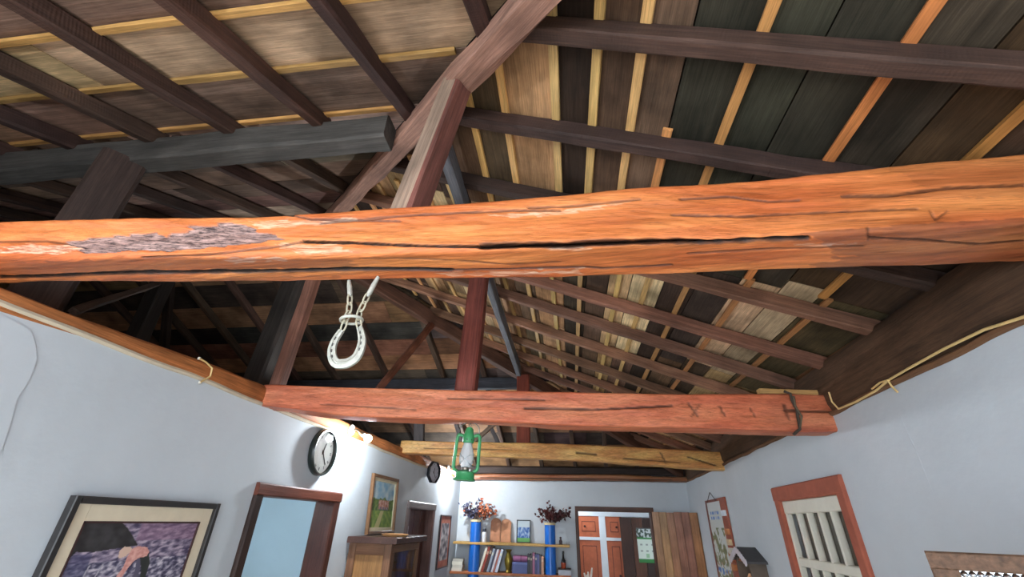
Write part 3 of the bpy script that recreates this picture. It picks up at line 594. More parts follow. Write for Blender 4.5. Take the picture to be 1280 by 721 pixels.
# joinery seen beyond the far door
Yb = 9.5
p = lambda x, y: onY(x, y, Yb)
d5 = thing('door_5', None, None, kind='structure')
x0, x1, zt_ = p(722, 645).x, p(776, 645).x, p(725, 637).z; xm0, xm1 = p(749, 660).x, p(757, 660).x; zr = p(740, 675).z; zr2 = p(740, 671).z; zt2 = p(740, 645).z
MWF = plain((226, 230, 234), .5, var=.03)
for a, b in [((x0-.3, Yb-.04, zt2), (x1+.9, Yb, zt_+.05)), ((xm0, Yb-.04, 0), (xm1, Yb, zt2)), ((x0-.3, Yb-.038, zr), (x1, Yb, zr2))]: stick(d5, 'white_rail', a, b, (220, 220, 220), MWF)
MPAN = plain((188, 96, 58), .5, var=.14)
for a, b in [(x0-.25, xm0), (xm1, x1)]:
    for c, d in [(zr2, zt2), (zr-1.1, zr)]:
        pn = MB().box((a, Yb-.015, c), (b, Yb+.01, d)).build('panel', MPAN, d5)
        q0, q1 = (a+.10 if a > 0 else a+.33), b-.08
        MB().box((q0-.012, Yb-.018, c+.088), (q1+.012, Yb-.012, d-.088)).build('recess_shade', plain((96, 44, 30)), pn); MB().box((q0, Yb-.026, c+.10), (q1, Yb-.012, d-.10)).build('raised_field', MPAN, pn)  # dark strip painted in for the shade of the inset line
        MB().lathe([(.02, 0), (.02, .02), (.012, .03)], 10, T(((a+b)/2+.05, Yb-.024, (c+d)/2)) @ Matrix.Rotation(math.pi/2, 4, 'X')).build('knob', plain((60, 30, 24)), pn)
d6 = thing('door_6', None, None, kind='structure')
xa, xb = p(773.5, 650).x, p(830, 650).x
for i in range(4): stick(d6, 'plank', (xa+(xb-xa)*i/4+.003, Yb-.12, 0), (xa+(xb-xa)*(i+1)/4-.003, Yb-.08, zt2-.01), [(70, 42, 32), (92, 56, 40), (60, 38, 30), (66, 42, 32)][i])
# calendar on the dark door
cx0, cx1, cz0, cz1 = onY(797, 680, Yb-.13).x, onY(820, 680, Yb-.13).x, onY(800, 703, Yb-.13).z, onY(800, 660, Yb-.13).z
def fcal(u, v):
    if v > .72: return (60, 78, 66) if noise.noise(Vector((u*9, v*14, 2))) < .05 else (200, 206, 204)
    if v > .67: return (52, 132, 60)
    if v < .10: return (46, 124, 58)
    for r in range(2):
        for c in range(3):
            if abs(u-.2-.3*c) < .07 and abs(v-.52+.18*r) < .025: return (150, 158, 150)
    if abs(u-.5) < .1 and .14 < v < .26: return (150, 190, 150)
    return (214, 224, 212)
cal = thing('calendar', 'white wall calendar with green bands hanging on the dark door', 'calendar', Matrix(((1, 0, 0, cx0), (0, 0, -1, Yb-.125), (0, 1, 0, cz0), (0, 0, 0, 1))))
canvas('sheet', cx1-cx0, cz1-cz0, fcal, cal, nx=40, ny=60)
MB().box((0, cz1-cz0-.012, -.004), (cx1-cx0, cz1-cz0+.006, .006)).build('binding_strip', plain((90, 90, 90)), cal)
MB().box((0, 0, -.004), (cx1-cx0, cz1-cz0-.012, -.001)).build('backing_card', plain((200, 205, 198)), cal)

# ------------------------------------------------------------------ lamps
MBRASS = plain((170, 165, 155), .3, 1); MCER = plain((220, 216, 208), .35)
def lamp(name, label, wallp, bulbp, strength):
    wp, bp = Vector(wallp), Vector(bulbp); t_ = thing(name, label, 'lamp', T(wp)); b = bp-wp
    MB().lathe([(.048, 0), (.048, .012), (.036, .024), (.02, .028)], 24, Matrix.Rotation(math.pi/2, 4, 'Y')).build('base_plate', MCER, t_, smooth=True)
    d = (b-Vector((.05, 0, .0))).normalized()
    MB().tube([(.02, 0, 0), (.045, 0, .0), (.06, .01, 0), Vector((.06, .01, 0)).lerp(b, .45)], .011, 10).build('arm', MBRASS, t_, smooth=True)
    a = Vector((.06, .01, 0)); d = (b-a).normalized(); rot = d.to_track_quat('Z', 'Y').to_matrix().to_4x4(); l = (b-a).length
    MB().lathe([(.018, l*.3), (.020, l*.62), (.016, l*.66)], 16, T(a) @ rot).build('socket', MBRASS, t_, smooth=True)
    r = .032; pr = [(.013, -.05), (.016, -.04), (.024, -.024)] + [(r*math.cos(x), r*math.sin(x)) for x in [-.55+i*(1.5708+.55)/7 for i in range(8)]]
    MB().lathe([(max(x, .001), y) for x, y in pr], 18, T(b) @ rot).build('bulb', emit_mat(name+'_glow', (.86, .94, 1, 1), strength), t_, smooth=True)
    return t_
lamp('wall_lamp', 'bare glowing bulb on a white round base beside the big round clock', (-1.985, 3.80, 2.56), tuple(onX(460, 548, -1.77)), BULB1)
p2 = onX(569, 590, -1.87)
lamp('wall_lamp', 'bare glowing bulb on the wall near the far corner, beyond the lantern', (-1.985, p2.y-.06, p2.z+.06), p2, BULB2)
lamp('wall_lamp', 'added fill bulb, out of view, on the same wall as the large field worker painting', (-1.985, -.7, 2.48), (-1.85, -.62, 2.40), BULB_FILL)  # unseen bulb, added to brighten the near beam and roof
lamp('hall_fill_lamp', 'added unseen fill bulb inside the hall behind the dark door frame', (-3.33, 2.6, 2.25), (-3.2, 2.66, 2.2), 300)  # no source known here; bulb added to light the hall wall
lamp('back_room_fill_lamp', 'added unseen fill bulb inside the room beyond the far door', (-.29, 9.0, 2.36), (-.15, 9.05, 2.3), 220)  # bulb added to light the joinery beyond the door

# ------------------------------------------------------------------ clocks
def clock(name, label, y, z, r, n, rim_col, turn=0, face=(226, 226, 220)):
    t_ = thing(name, label, 'clock', ML @ T((y, z, .012+r*math.sin(turn))) @ Matrix.Rotation(-turn, 4, 'Y'))
    MB().box((-r*.3, -r*.3, -.012-r*.9*math.sin(turn)), (r*.3, r*.3, .002)).build('hanger', plain((40, 40, 40)), t_)
    rot = Matrix.Rotation(math.pi/n, 4, 'Z') if n < 12 else Matrix.Identity(4)
    MB().lathe([(r*.98, 0), (r, .012), (r, .035), (r*.965, .048), (r*.90, .046), (r*.885, .03), (r*.885, .012)], n, rot, caps=False).build('rim', plain(rim_col, .3, var=.05), t_, smooth=n > 12)
    MB().lathe([(r*.9, .0), (r*.9, .016)], n, rot).build('face', plain(face, .5, var=.02), t_)
    bk = plain((30, 32, 34), .5)
    for h_ in range(12):
        a = math.pi/2-h_*math.pi/6; k = [2, 1, 2, 3, 2, 1, 2, 3, 4, 2, 1, 2][h_]; mb = MB()
        for q in range(k):
            off = (q-(k-1)/2)*r*.045; m = Matrix.Rotation(a, 4, 'Z') @ T((r*.70, off, .0165)); mb.box((-r*.065, -r*.009, 0), (r*.065, r*.009, .001), m)
        mb.build('numeral', bk, t_)
    for a, l, wd in ((math.radians(-50), .62, .022), (math.radians(70), .42, .03)):
        MB().box((-r*.1, -r*wd, .019), (r*l, r*wd, .021), Matrix.Rotation(a, 4, 'Z')).build('hand', bk, t_)
    MB().lathe([(r*.04, .016), (r*.04, .024)], 12).build('hub', bk, t_)
    MB().lathe([(r*.89, .034), (r*.89, .036)], n, rot).build('glass', MGLASS, t_)
    return t_
clock('wall_clock', 'big round wall clock with dark rim beside the glowing bulb', 3.385, 2.31, .178, 40, (24, 34, 32))
clock('wall_clock', 'small dark octagonal wall clock near the far corner', 6.32, 2.45, .15, 8, (26, 28, 34), turn=.30, face=(226, 226, 236))

# ------------------------------------------------------------------ pictures
def picture(name, label, cat, M, W_, H_, fw, fc, mat_w, mat_c, fn, depth=.03, liner=None, nx=110, ny=80, metal=0):
    t_ = thing(name, label, cat, M)
    fm = plain(fc, .4, metal, var=.18, scale=30) if fc else None
    for a, b in [((0, 0, 0), (fw, H_, depth)), ((W_-fw, 0, 0), (W_, H_, depth)), ((fw, H_-fw, 0), (W_-fw, H_, depth)), ((fw, 0, 0), (W_-fw, fw, depth))]: stick(t_, 'frame_rail', a, b, fc, fm)
    x = fw-.004
    MB().box((x, x, .002), (W_-x, H_-x, .008)).build('backing', plain((60, 50, 44)), t_)
    if mat_w:
        mm = plain(mat_c, .8, var=.06)
        e = fw+mat_w
        for a, b in [((x, x, .008), (e, H_-x, .016)), ((W_-e, x, .008), (W_-x, H_-x, .016)), ((e, H_-e, .008), (W_-e, H_-x, .016)), ((e, x, .008), (W_-e, e, .016))]: stick(t_, 'mount', a, b, mat_c, mm)
    else: e = fw
    if liner:
        k = .008
        for a, b in [((e, e, .008), (e+k, H_-e, .018)), ((W_-e-k, e, .008), (W_-e, H_-e, .018)), ((e, H_-e-k, .008), (W_-e, H_-e, .018)), ((e, e, .008), (W_-e, e+k, .018))]: stick(t_, 'liner', a, b, liner, plain(liner))
    canvas('canvas', W_-2*e, H_-2*e, fn, t_, T((e, e, .0105)), nx, ny)
    return t_
def nz(x, y, s=0, o=3): return sum(noise.noise(Vector((x*2**i, y*2**i, s+i*7.3)))/2**i for i in range(o))
def mixc(a, b, t_): t_ = max(0, min(1, t_)); return tuple(a[i]*(1-t_)+b[i]*t_ for i in range(3))
def inpoly(u, v, poly):
    c_ = False; j = len(poly)-1
    for i in range(len(poly)):
        (x1, y1), (x2, y2) = poly[i], poly[j]
        if (y1 > v) != (y2 > v) and u < (x2-x1)*(v-y1)/(y2-y1)+x1: c_ = not c_
        j = i
    return c_
# field worker painting; canvas coordinates measured on the photograph
PM = ML @ T((1.645, 1.33, .004)); PW, PH = .80, .575
def fig(pts):
    e = .028+.062; out = []
    for x, y in pts:
        q = PM.inverted() @ onX(x/4, 550+y/4, XL+.015); out.append(((q.x-e)/(PW-2*e), (q.y-e)/(PH-2*e)))
    return out
hill = fig([(395, 405), (610, 410), (640, 440), (665, 480), (690, 525), (560, 545), (470, 560), (380, 560), (340, 600), (300, 684), (200, 700)])
hat = fig([(590, 585), (600, 550), (625, 532), (660, 535), (655, 555), (630, 580), (600, 592)])
shirt = fig([(655, 545), (690, 530), (735, 535), (747, 555), (735, 580), (690, 590), (665, 610), (640, 640), (610, 684), (590, 700), (575, 690), (620, 630), (635, 590)])
leg1 = fig([(700, 580), (745, 560), (750, 610), (735, 660), (720, 720), (695, 720), (705, 650)]); leg2 = fig([(685, 590), (705, 585), (700, 650), (680, 720), (655, 720), (675, 650)])
def fpic(u, v):
    n_ = nz(u*14+v*6, v*30-u*10, 1, 4); c = mixc((70, 62, 90), (190, 174, 190), .5+n_*.9)
    if v < .62: c = mixc((54, 52, 80), (206, 198, 208), .45+nz(u*20+v*5, v*26-u*8, 4, 4)*1.0)
    if v < .6 and u < .5 and (abs(u-.13-(v-.3)*.16) < .006 or abs(u-.21-(v-.3)*.2) < .006): c = (170, 166, 176)
    if v > .80 and u > .45: c = mixc(c, (150, 110, 136), .5)
    if inpoly(u, v, hill): c = mixc((36, 34, 36), (62, 60, 62), .5+nz(u*12, v*9, 6)*.8)
    if u < .16 and v < .7: c = mixc(c, (60, 62, 100), .5)
    if inpoly(u, v, leg2): c = (88, 84, 106)
    if inpoly(u, v, leg1): c = (44, 48, 46)
    if inpoly(u, v, shirt): c = mixc((206, 140, 132), (230, 176, 164), .5+nz(u*30, v*30, 2))
    if inpoly(u, v, hat): c = (222, 190, 170)
    return c
picture('framed_painting', 'large framed painting of a stooping field worker in a pink shirt', 'painting', PM, PW, PH, .028, (44, 42, 42), .062, (224, 210, 184), fpic, .035, liner=(60, 30, 28), nx=200, ny=140)
def fland(u, v):
    n_ = nz(u*8, v*8, 3)
    if v > .62+n_*.08: return mixc((120, 160, 186), (196, 206, 204), .5+nz(u*5, v*5)*.8)
    if v > .36: 
        c = mixc((64, 92, 48), (120, 140, 74), .5+nz(u*14, v*14, 5)*.9)
        if .3 < u < .78 and .40 < v < .60: c = mixc((160, 96, 74), (210, 180, 170), .5+nz(u*20, v*16, 8))
        if .32 < u < .8 and .37 < v < .44 and int(u*24) % 2: c = (86, 96, 130)
        return c
    if abs(u-.5+(.36-v)*.5) < .07+.1*(.36-v): return (188, 182, 128)
    return mixc((98, 132, 62), (150, 168, 82), .5+nz(u*10, v*10, 9)*.8)
tilt = Matrix.Rotation(math.radians(3), 4, 'X')
picture('framed_painting', 'small gold framed landscape standing on the wooden cabinet', 'painting', ML @ T((4.42, 1.715, .035)) @ Matrix.Rotation(math.radians(-3), 4, 'X'),   .70, .54, .03, (112, 80, 52), .03, (216, 206, 176), fland, .035, nx=70, ny=60)
def fred(u, v):
    if u < .12 or u > .88 or v > .86 or v < .12: return mixc((176, 92, 70), (196, 120, 92), .5+nz(u*9, v*9))
    return mixc((96, 92, 96), (224, 216, 212), .5+nz(u*5, v*8, 12)*1.1)
picture('framed_print', 'narrow red bordered print on the wall beside the bookshelf', 'picture', ML @ T((7.14, 1.22, .003)), .62, .71, .018, (60, 46, 50), 0, None, fred, .02, nx=50, ny=60)

# ------------------------------------------------------------------ cabinet with glazed front
cab = thing('cabinet', 'wooden cabinet with glazed front standing under the small landscape', 'cabinet', T((-1.99, 4.2, 0)))
cw_, cl_, ch_ = .40, .78, 1.66; CB = (116, 80, 56)
stick(cab, 'top', (-.0, -.06, ch_), (cw_+.06, cl_+.05, ch_+.05), (78, 52, 44))
for a, b in [((0, 0, 0), (.07, .03, ch_)), ((cw_-.07, 0, 0), (cw_, .03, ch_)), ((.07, 0, ch_-.09), (cw_-.07, .03, ch_)), ((.07, 0, 0), (cw_-.07, .03, .1))]: stick(cab, 'side_rail', a, b, CB)
stick(cab, 'side_panel', (.06, .012, .09), (cw_-.06, .024, ch_-.08), (150, 108, 64))
stick(cab, 'back_panel', (0, .03, .05), (.015, cl_, ch_), (70, 50, 36)); stick(cab, 'side_panel', (0, cl_-.03, 0), (cw_, cl_, ch_), (120, 84, 52)); stick(cab, 'floor_panel', (.01, .03, .05), (cw_-.01, cl_-.03, .09), (120, 84, 52)); stick(cab, 'shelf', (.01, .03, 1.28), (cw_-.03, cl_-.03, 1.30), (110, 80, 50))
dr = stick(cab, 'door_rail', (cw_-.025, .03, ch_-.07), (cw_, cl_-.03, ch_-.01), (112, 78, 48))
for y in (.03, cl_-.09): stick(cab, 'door_rail', (cw_-.025, y, .05), (cw_, y+.06, ch_-.07), (112, 78, 48))
MB().box((cw_-.014, .09, .1), (cw_-.010, cl_-.09, ch_-.07)).build('pane', MGLASS, cab)
v_ = thing('green_vase', 'green glass vase on the shelf inside the cabinet', 'vase', T((-1.76, 4.45, 1.30))); MB().lathe([(.03, 0), (.05, .03), (.06, .1), (.04, .18), (.07, .26), (.09, .27)], 20).build('body', plain((40, 120, 50), .2), v_, smooth=True); MB().lathe([(.09, .27), (.094, .276), (.085, .28)], 20, caps=False).build('rim', plain((60, 150, 66), .2), v_)
v_ = thing('red_bowl', 'small red bowl inside the cabinet beside the green vase', 'bowl', T((-1.72, 4.30, 1.30))); MB().lathe([(.03, 0), (.05, .02), (.06, .12), (.056, .12), (.045, .03), (.001, .02)], 18).build('body', plain((150, 52, 36), .3), v_, smooth=True); MB().lathe([(.03, -.002), (.032, .006)], 18).build('foot', plain((120, 40, 30), .3), v_)
tr = thing('wooden_tray', 'small pale wooden tray lying on the cabinet top', 'tray', T((-1.66, 4.42, 1.71))); MB().lathe([(.10, 0), (.12, .012)], 24).build('bottom', plain((214, 170, 120), .5), tr); MB().lathe([(.118, .008), (.128, .022), (.12, .022), (.112, .012)], 24, caps=False).build('rim', plain((200, 150, 100), .5), tr)

# ------------------------------------------------------------------ bookshelf on the far wall
YS = 8.08
def bx(px, py, Y=YS): return onY(px, py, Y)
zs1, zs2 = 1.555, 1.145; SF = 7.96
sh = thing('bookshelf', 'wall bookshelf of pale boards on two bright blue tubes', 'bookshelf', T((-1.0, YB, 0)))
def shelf(nm, z, xa, xb, c): return stick(sh, nm, (xa+1.0, SF-YB, z-.035), (xb+1.0, -.005, z), c)
shelf('shelf_board', zs1, -1.97, -.05, (206, 162, 92)); shelf('shelf_board', zs2, -1.99, -.05, (186, 112, 68)); shelf('shelf_board', .72, -1.99, -.05, (186, 112, 68)); shelf('shelf_board', .3, -1.99, -.05, (186, 112, 68))
MBLUE = plain((28, 104, 196), .3, var=.04); tubx = [bx(595.5, 653).x, bx(687.5, 658).x]; tubz = [bx(595, 651).z, bx(688, 655).z]
for x, z in zip(tubx, tubz):
    tb = MB().lathe([(.088, 0), (.088, z)], 32, T((x+1.0, SF-YB+.09, 0)), caps=False).build('tube', MBLUE, sh, smooth=True)
    MB().lathe([(.088, z-.0), (.094, z-.012), (.094, z+.022), (.08, z+.022), (.078, z-.1), (.001, z-.1)], 32, T((x+1.0, SF-YB+.09, 0)), caps=False).build('rim', plain((206, 190, 150), .5), tb, smooth=True)
def bunch(name, label, x, z, cols, spread, seed, h0):
    rnd = random.Random(seed); t_ = thing(name, label, 'dried flowers', T((x, SF+.09, z-.08))); st = MB(); lv_ = {c: MB() for c in cols}
    for i in range(42):
        a = rnd.uniform(0, 6.28); rr = rnd.uniform(.05, 1)**.6*spread; top = Vector((rr*math.cos(a), rr*.55*math.sin(a), .10+h0*rnd.uniform(.3, 1)*(1-.5*rr/spread)+.05)); b = Vector((rnd.uniform(-.04, .04), rnd.uniform(-.04, .04), -.02)); top.x += .03; m = Vector((b.x+(top.x-b.x)*.25, b.y+(top.y-b.y)*.25, max(.13, top.z*.55)))
        pts = [b, m, top]; st.tube(pts, .003, 4)
        for k in range(9):
            p_ = m.lerp(top, rnd.uniform(.1, 1.15)); q_ = Matrix.Rotation(rnd.uniform(0, 6.28), 4, Vector((rnd.uniform(-1, 1), rnd.uniform(-1, 1), rnd.uniform(-1, 1))).normalized()); l = rnd.uniform(.035, .07); w_ = l*.42
            c = cols[0] if (len(cols) > 1 and top.x < .02) else cols[-1]
            if rnd.random() < .2: c = rnd.choice(cols)
            lv_[c].add([p_ + q_ @ Vector(v) for v in [(0, 0, 0), (l*.5, w_, .006), (l, 0, 0), (l*.5, -w_, .006), (l*.5, 0, -.006)]], [(0, 4, 1), (4, 2, 1), (0, 3, 4), (3, 2, 4)])
    st.build('stems', plain((80, 56, 44)), t_)
    for c, m in lv_.items(): tag(m.build('leaves', plain(c, .7, var=.3, scale=30), t_), kind='stuff')
bunch('dried_bouquet', 'dried bouquet of blue grey and orange leaves in the blue tube beside the corner', tubx[0], tubz[0], [(74, 74, 98), (110, 76, 84), (186, 104, 70)], .33, 3, .30)
bunch('dried_bouquet', 'dried bouquet of dark red leaves in the blue tube beside the door', tubx[1], tubz[1], [(96, 40, 40), (70, 30, 32)], .30, 5, .28)
def book(label, x, w_, h_, d, col, lean=0, z=zs2, flat=False, group='books on the lower shelf', y=SF+.03, rz=0, pages=(222, 212, 190)):
    M = T((x, y, z)) @ Matrix.Rotation(rz, 4, 'Z') @ Matrix.Rotation(lean, 4, 'Y')
    t_ = thing('book', label, 'book', M, group)
    c = .0035
    if flat: dims = [((0, 0, 0), (w_, d, c)), ((0, 0, h_-c), (w_, d, h_)), ((0, 0, c), (c, d, h_-c))]; pg = ((c, .004, c), (w_-.006, d-.004, h_-c)); 
    else: dims = [((0, 0, 0), (c, d, h_)), ((w_-c, 0, 0), (w_, d, h_)), ((c, 0, 0), (w_-c, c, h_))]; pg = ((c, c, .006), (w_-c, d-.006, h_-.006))
    if flat: dims[2] = ((0, 0, c), (w_, c, h_-c))
    mb = MB()
    for a, b in dims: mb.box(a, b)
    mb.build('cover', plain(col, .5, var=.08), t_); MB().box(*pg).build('pages', plain(pages, .8), t_)
    if not flat and w_ > .03: MB().box((.004, -.001, h_*.7), (w_-.004, .0005, h_*.82)).build('spine_label', plain(mixc(col, (230, 220, 190), .6)), t_)
    return t_
# leaning row
cols = [((226, 216, 198), 'cream'), ((150, 60, 44), 'brick red'), ((70, 40, 34), 'dark brown'), ((150, 160, 176), 'pale grey'), ((60, 62, 84), 'navy'), ((206, 200, 206), 'off-white'), ((168, 96, 84), 'dusty red'), ((196, 206, 222), 'pale blue')]
xx = tubx[0]+.093; LN = .30
for (c, nm), wd, hh in zip(cols, [.04, .045, .05, .04, .03, .035, .03, .045], [.36, .36, .37, .34, .33, .33, .32, .33]):
    book('%s book leaning in the row between the blue tube and brass vase' % nm, xx, wd*.85, hh, .20, c, LN, z=zs2+wd*.85*math.sin(LN)-.001); xx += wd*.85/math.cos(LN)+.004
vz = thing('brass_vase', 'dark brass vase between the leaning books and the stacked box', 'vase', T((bx(636, 712).x-.006, SF+.1, zs2)))
MB().lathe([(.045, 0), (.05, .01), (.035, .04), (.06, .12), (.065, .18), (.035, .26), (.03, .28), (.055, .315)], 24).build('body', plain((138, 120, 50), .3, .7), vz, smooth=True); MB().lathe([(.055, .312), (.06, .318), (.05, .32)], 24, caps=False).build('lip', plain((160, 140, 70), .3, .7), vz)
bb = thing('blue_box', 'slate blue storage box beside the brass vase', 'box', T((bx(641, 716).x, SF+.03, zs2)))
MB().box((0, 0, 0), (.24, .2, .12)).build('body', plain((80, 92, 140), .6), bb); MB().box((-.004, -.004, .12), (.244, .204, .15)).build('lid', plain((98, 108, 160), .6), bb)
pr_ = thing('purple_cloth_roll', 'rolled mauve cloth lying on the slate blue box', 'cloth roll', T((bx(641, 716).x+.006, SF+.12, zs2+.15+.044)))
MB().tube([(0, 0, 0), (.11, 0, .002), (.228, 0, 0)], [.045, .047, .045], 16).build('roll', plain((150, 96, 130), .9, bump=.4), pr_, smooth=True); MB().tube([(.12, 0, .004), (.135, 0, .004)], .049, 16).build('tie', plain((110, 70, 96), .9), pr_)
xx = bx(660, 700).x
for wd, hh, c, nm in [(.04, .27, (40, 38, 44), 'black'), (.035, .26, (56, 48, 56), 'charcoal'), (.035, .29, (150, 90, 120), 'mauve'), (.035, .27, (60, 66, 110), 'navy blue'), (.03, .27, (92, 96, 146), 'violet blue'), (.03, .26, (70, 60, 70), 'dark plum'), (.035, .24, (206, 150, 120), 'salmon')]:
    book('%s upright book beside the blue tube next to the door' % nm, xx, wd, hh, .19, c); xx += wd+.003
zz = zs2
for i, (hh, c) in enumerate([(.045, (222, 214, 200)), (.04, (206, 200, 186)), (.045, (228, 222, 206)), (.035, (196, 190, 176))]):
    book('pale book, %s in the flat stack beside the corner' % ['lowest', 'second', 'third', 'topmost'][i], bx(566, 711).x+.01*(i % 2), .17, hh, .18, c, z=zz, flat=True, rz=.04*(i-1)); zz += hh
# things on the upper shelf
bt = thing('white_bottle', 'white bottle with dark cap on the upper shelf', 'bottle', T((bx(605.5, 674).x, SF+.09, zs1)))
MB().lathe([(.035, 0), (.038, .01), (.038, .13), (.025, .15)], 20).build('body', plain((214, 216, 220), .3), bt, smooth=True); MB().lathe([(.027, .148), (.027, .19), (.02, .2)], 20).build('cap', plain((50, 54, 66), .4), bt, smooth=True)
def tablet(label, xa, xb, hh, col):
    t_ = thing('arched_plaque', label, 'plaque', T(((xa+xb)/2, YB-.062, zs1)) @ Matrix.Rotation(-.12, 4, 'X')); r = (xb-xa)/2
    poly = [(-r, 0), (r, 0)] + [(r*math.cos(a), hh-r*.8+r*.8*math.sin(a)) for a in [i*math.pi/14 for i in range(15)]]
    Mx = Matrix(((1, 0, 0, 0), (0, 0, -1, 0), (0, 1, 0, 0), (0, 0, 0, 1)))
    MB().prism(poly, -.012, .012, Mx).build('body', plain(col, .5, var=.15), t_); p2_ = [(x*.82, y*.92+.008) for x, y in poly]; MB().prism(p2_, .012, .017, Mx).build('raised_field', plain(tuple(v*1.08 for v in col), .5, var=.2), t_)
tablet('brown arched plaque next to the white bottle', bx(610.5, 674).x, bx(623.5, 674).x, .36, (166, 112, 78)); tablet('brown arched plaque next to the blue seascape picture', bx(624, 674).x, bx(637, 674).x, .35, (176, 122, 86))
def fsea(u, v):
    if v > .7: return (190, 206, 214)
    if v < .18: return (96, 160, 90)
    return mixc((40, 84, 160), (180, 200, 220), .45+nz(u*7, v*7, 20)*.9)
xa = bx(644, 675).x; Wp = bx(662, 675).x-xa
picture('framed_print', 'small blue seascape print standing on the upper shelf', 'picture', T((xa, YB-.04, zs1)) @ Matrix(((1, 0, 0, 0), (0, 0, -1, 0), (0, 1, 0, 0), (0, 0, 0, 1))) @ Matrix.Rotation(-.08, 4, 'X'), Wp, .34, .014, (36, 38, 44), 0, None, fsea, .02, nx=30, ny=40)
fg = thing('figurine', 'tiny dark figurine on the upper shelf end near the door', 'figurine', T((bx(701, 680).x, SF+.08, zs1)))
MB().lathe([(.03, 0), (.03, .01)], 14).build('base', plain((60, 44, 40)), fg); MB().lathe([(.02, .01), (.028, .04), (.018, .07), (.008, .08)], 14).build('body', plain((70, 52, 60)), fg, smooth=True); MB().lathe([(.004, .075), (.016, .085), (.018, .098), (.01, .11)], 12).build('head', plain((80, 60, 60)), fg, smooth=True)
gl = thing('small_glass', 'tiny clear glass at the very end of the upper shelf', 'glass', T((bx(710, 681).x, SF+.08, zs1))); MB().lathe([(.018, 0), (.022, .05), (.02, .05), (.016, .004), (.001, .004)], 16, caps=False).build('bowl', MGLASS, gl, smooth=True); MB().lathe([(.018, -.001), (.018, .003)], 16).build('base', MGLASS, gl)
bk_ = thing('box', 'grey box under the dark bottle on the lower shelf', 'box', T((bx(698, 716).x, SF+.03, zs2))); MB().box((0, 0, 0), (.2, .2, .07)).build('body', plain((170, 176, 186), .6), bk_); MB().box((-.003, -.003, .07), (.203, .203, .085)).build('lid', plain((60, 50, 50), .6), bk_)
db = thing('dark_bottle', 'dark bottle with amber base standing on the grey box', 'bottle', T((bx(703, 712).x+.02, SF+.10, zs2+.085)))
MB().lathe([(.036, 0), (.04, .01), (.04, .08)], 20).build('amber_base', plain((150, 62, 34), .25), db, smooth=True); MB().lathe([(.04, .08), (.038, .10), (.018, .14), (.016, .2)], 20).build('body', plain((30, 26, 28), .25), db, smooth=True); MB().lathe([(.019, .2), (.019, .235)], 16).build('cap', plain((26, 24, 26), .4), db)
# white coral ornament in front of the far door
cz = bx(735, 714, 7.2); st_ = thing('plant_stand', 'slender wooden stand in front of the far door', 'stand', T((cz.x, 7.2, 0)))
zt_s = cz.z-.24
MB().lathe([(.16, zt_s-.03), (.16, zt_s)], 24).build('top', plain((120, 76, 50), .5), st_)
for a in (0, 2.1, 4.2): MB().tube([(.15*math.cos(a), .15*math.sin(a), 0), (.07*math.cos(a), .07*math.sin(a), zt_s-.02)], .014, 8).build('leg', plain((110, 70, 46), .5), st_)
cr_ = thing('white_coral', 'white branching ornament rising in front of the far door', 'ornament', T((cz.x, 7.2, zt_s)))
MB().lathe([(.06, 0), (.065, .02), (.03, .05), (.02, .08)], 18).build('base', plain((226, 214, 200), .4), cr_, smooth=True)
for dx, hh in ((-.055, .22), (.0, .235), (.06, .285), (-.02, .2)): MB().tube([(0, 0, .05), (dx*.6, .01, hh*.6), (dx, 0, hh)], [.02, .017, .010], 8).build('branch', plain((232, 220, 206), .4), cr_, smooth=True)

# ------------------------------------------------------------------ right wall: map banner, wooden oratory, mirror, cable
ua, va = rw_uv(881, 626, .02); ub, vb = rw_uv(905, 621, .02)
mp_ = thing('map_banner', 'hanging illustrated banner on a reddish wooden board beside the plank door', 'banner', MRW @ T((ua, 1.1, .004)))
bw, bh = ub-ua, va-1.1
for i in range(3): stick(mp_, 'backing_board', (bw*i/3, 0, 0), (bw*(i+1)/3-.003, bh, .018), [(140, 74, 58), (132, 70, 54), (160, 86, 64)][i])
def fmap(u, v):
    if v > .9 : return (206, 212, 212)
    if .80 < v < .84 or .86 < v < .89: return (110, 150, 206) if (.15 < u < .85 and nz(u*30, v*3) > -.2) else (208, 216, 216)
    c = (204, 210, 206); g = nz(u*5, v*9, 31)
    if v < .72 and g > .05: c = mixc((92, 110, 70), (150, 150, 110), .5+nz(u*20, v*20, 3))
    if v < .3 and g < -.25: c = (90, 130, 190)
    if v < .6 and nz(u*14, v*14, 40) > .42: c = (170, 120, 80)
    return c
canvas('printed_sheet', bw*.66, bh*.97, fmap, mp_, T((bw*.10, 0, .0195)), nx=50, ny=90)
MB().tube([(bw*.15, bh-.02, .02), (bw*.32, bh+.09, .006), (bw*.6, bh-.02, .02)], .004, 6).build('string', plain((50, 44, 42)), mp_)
for i, (v, c) in enumerate([(.84, (222, 232, 240)), (.66, (196, 130, 84)), (.56, (214, 190, 150)), (.48, (206, 200, 186)), (.40, (150, 84, 56)), (.33, (190, 120, 70))]): MB().box((bw*.86, bh*v-.03, .018), (bw*.97, bh*v+.03, .05)).build('ornament', plain(c), mp_)
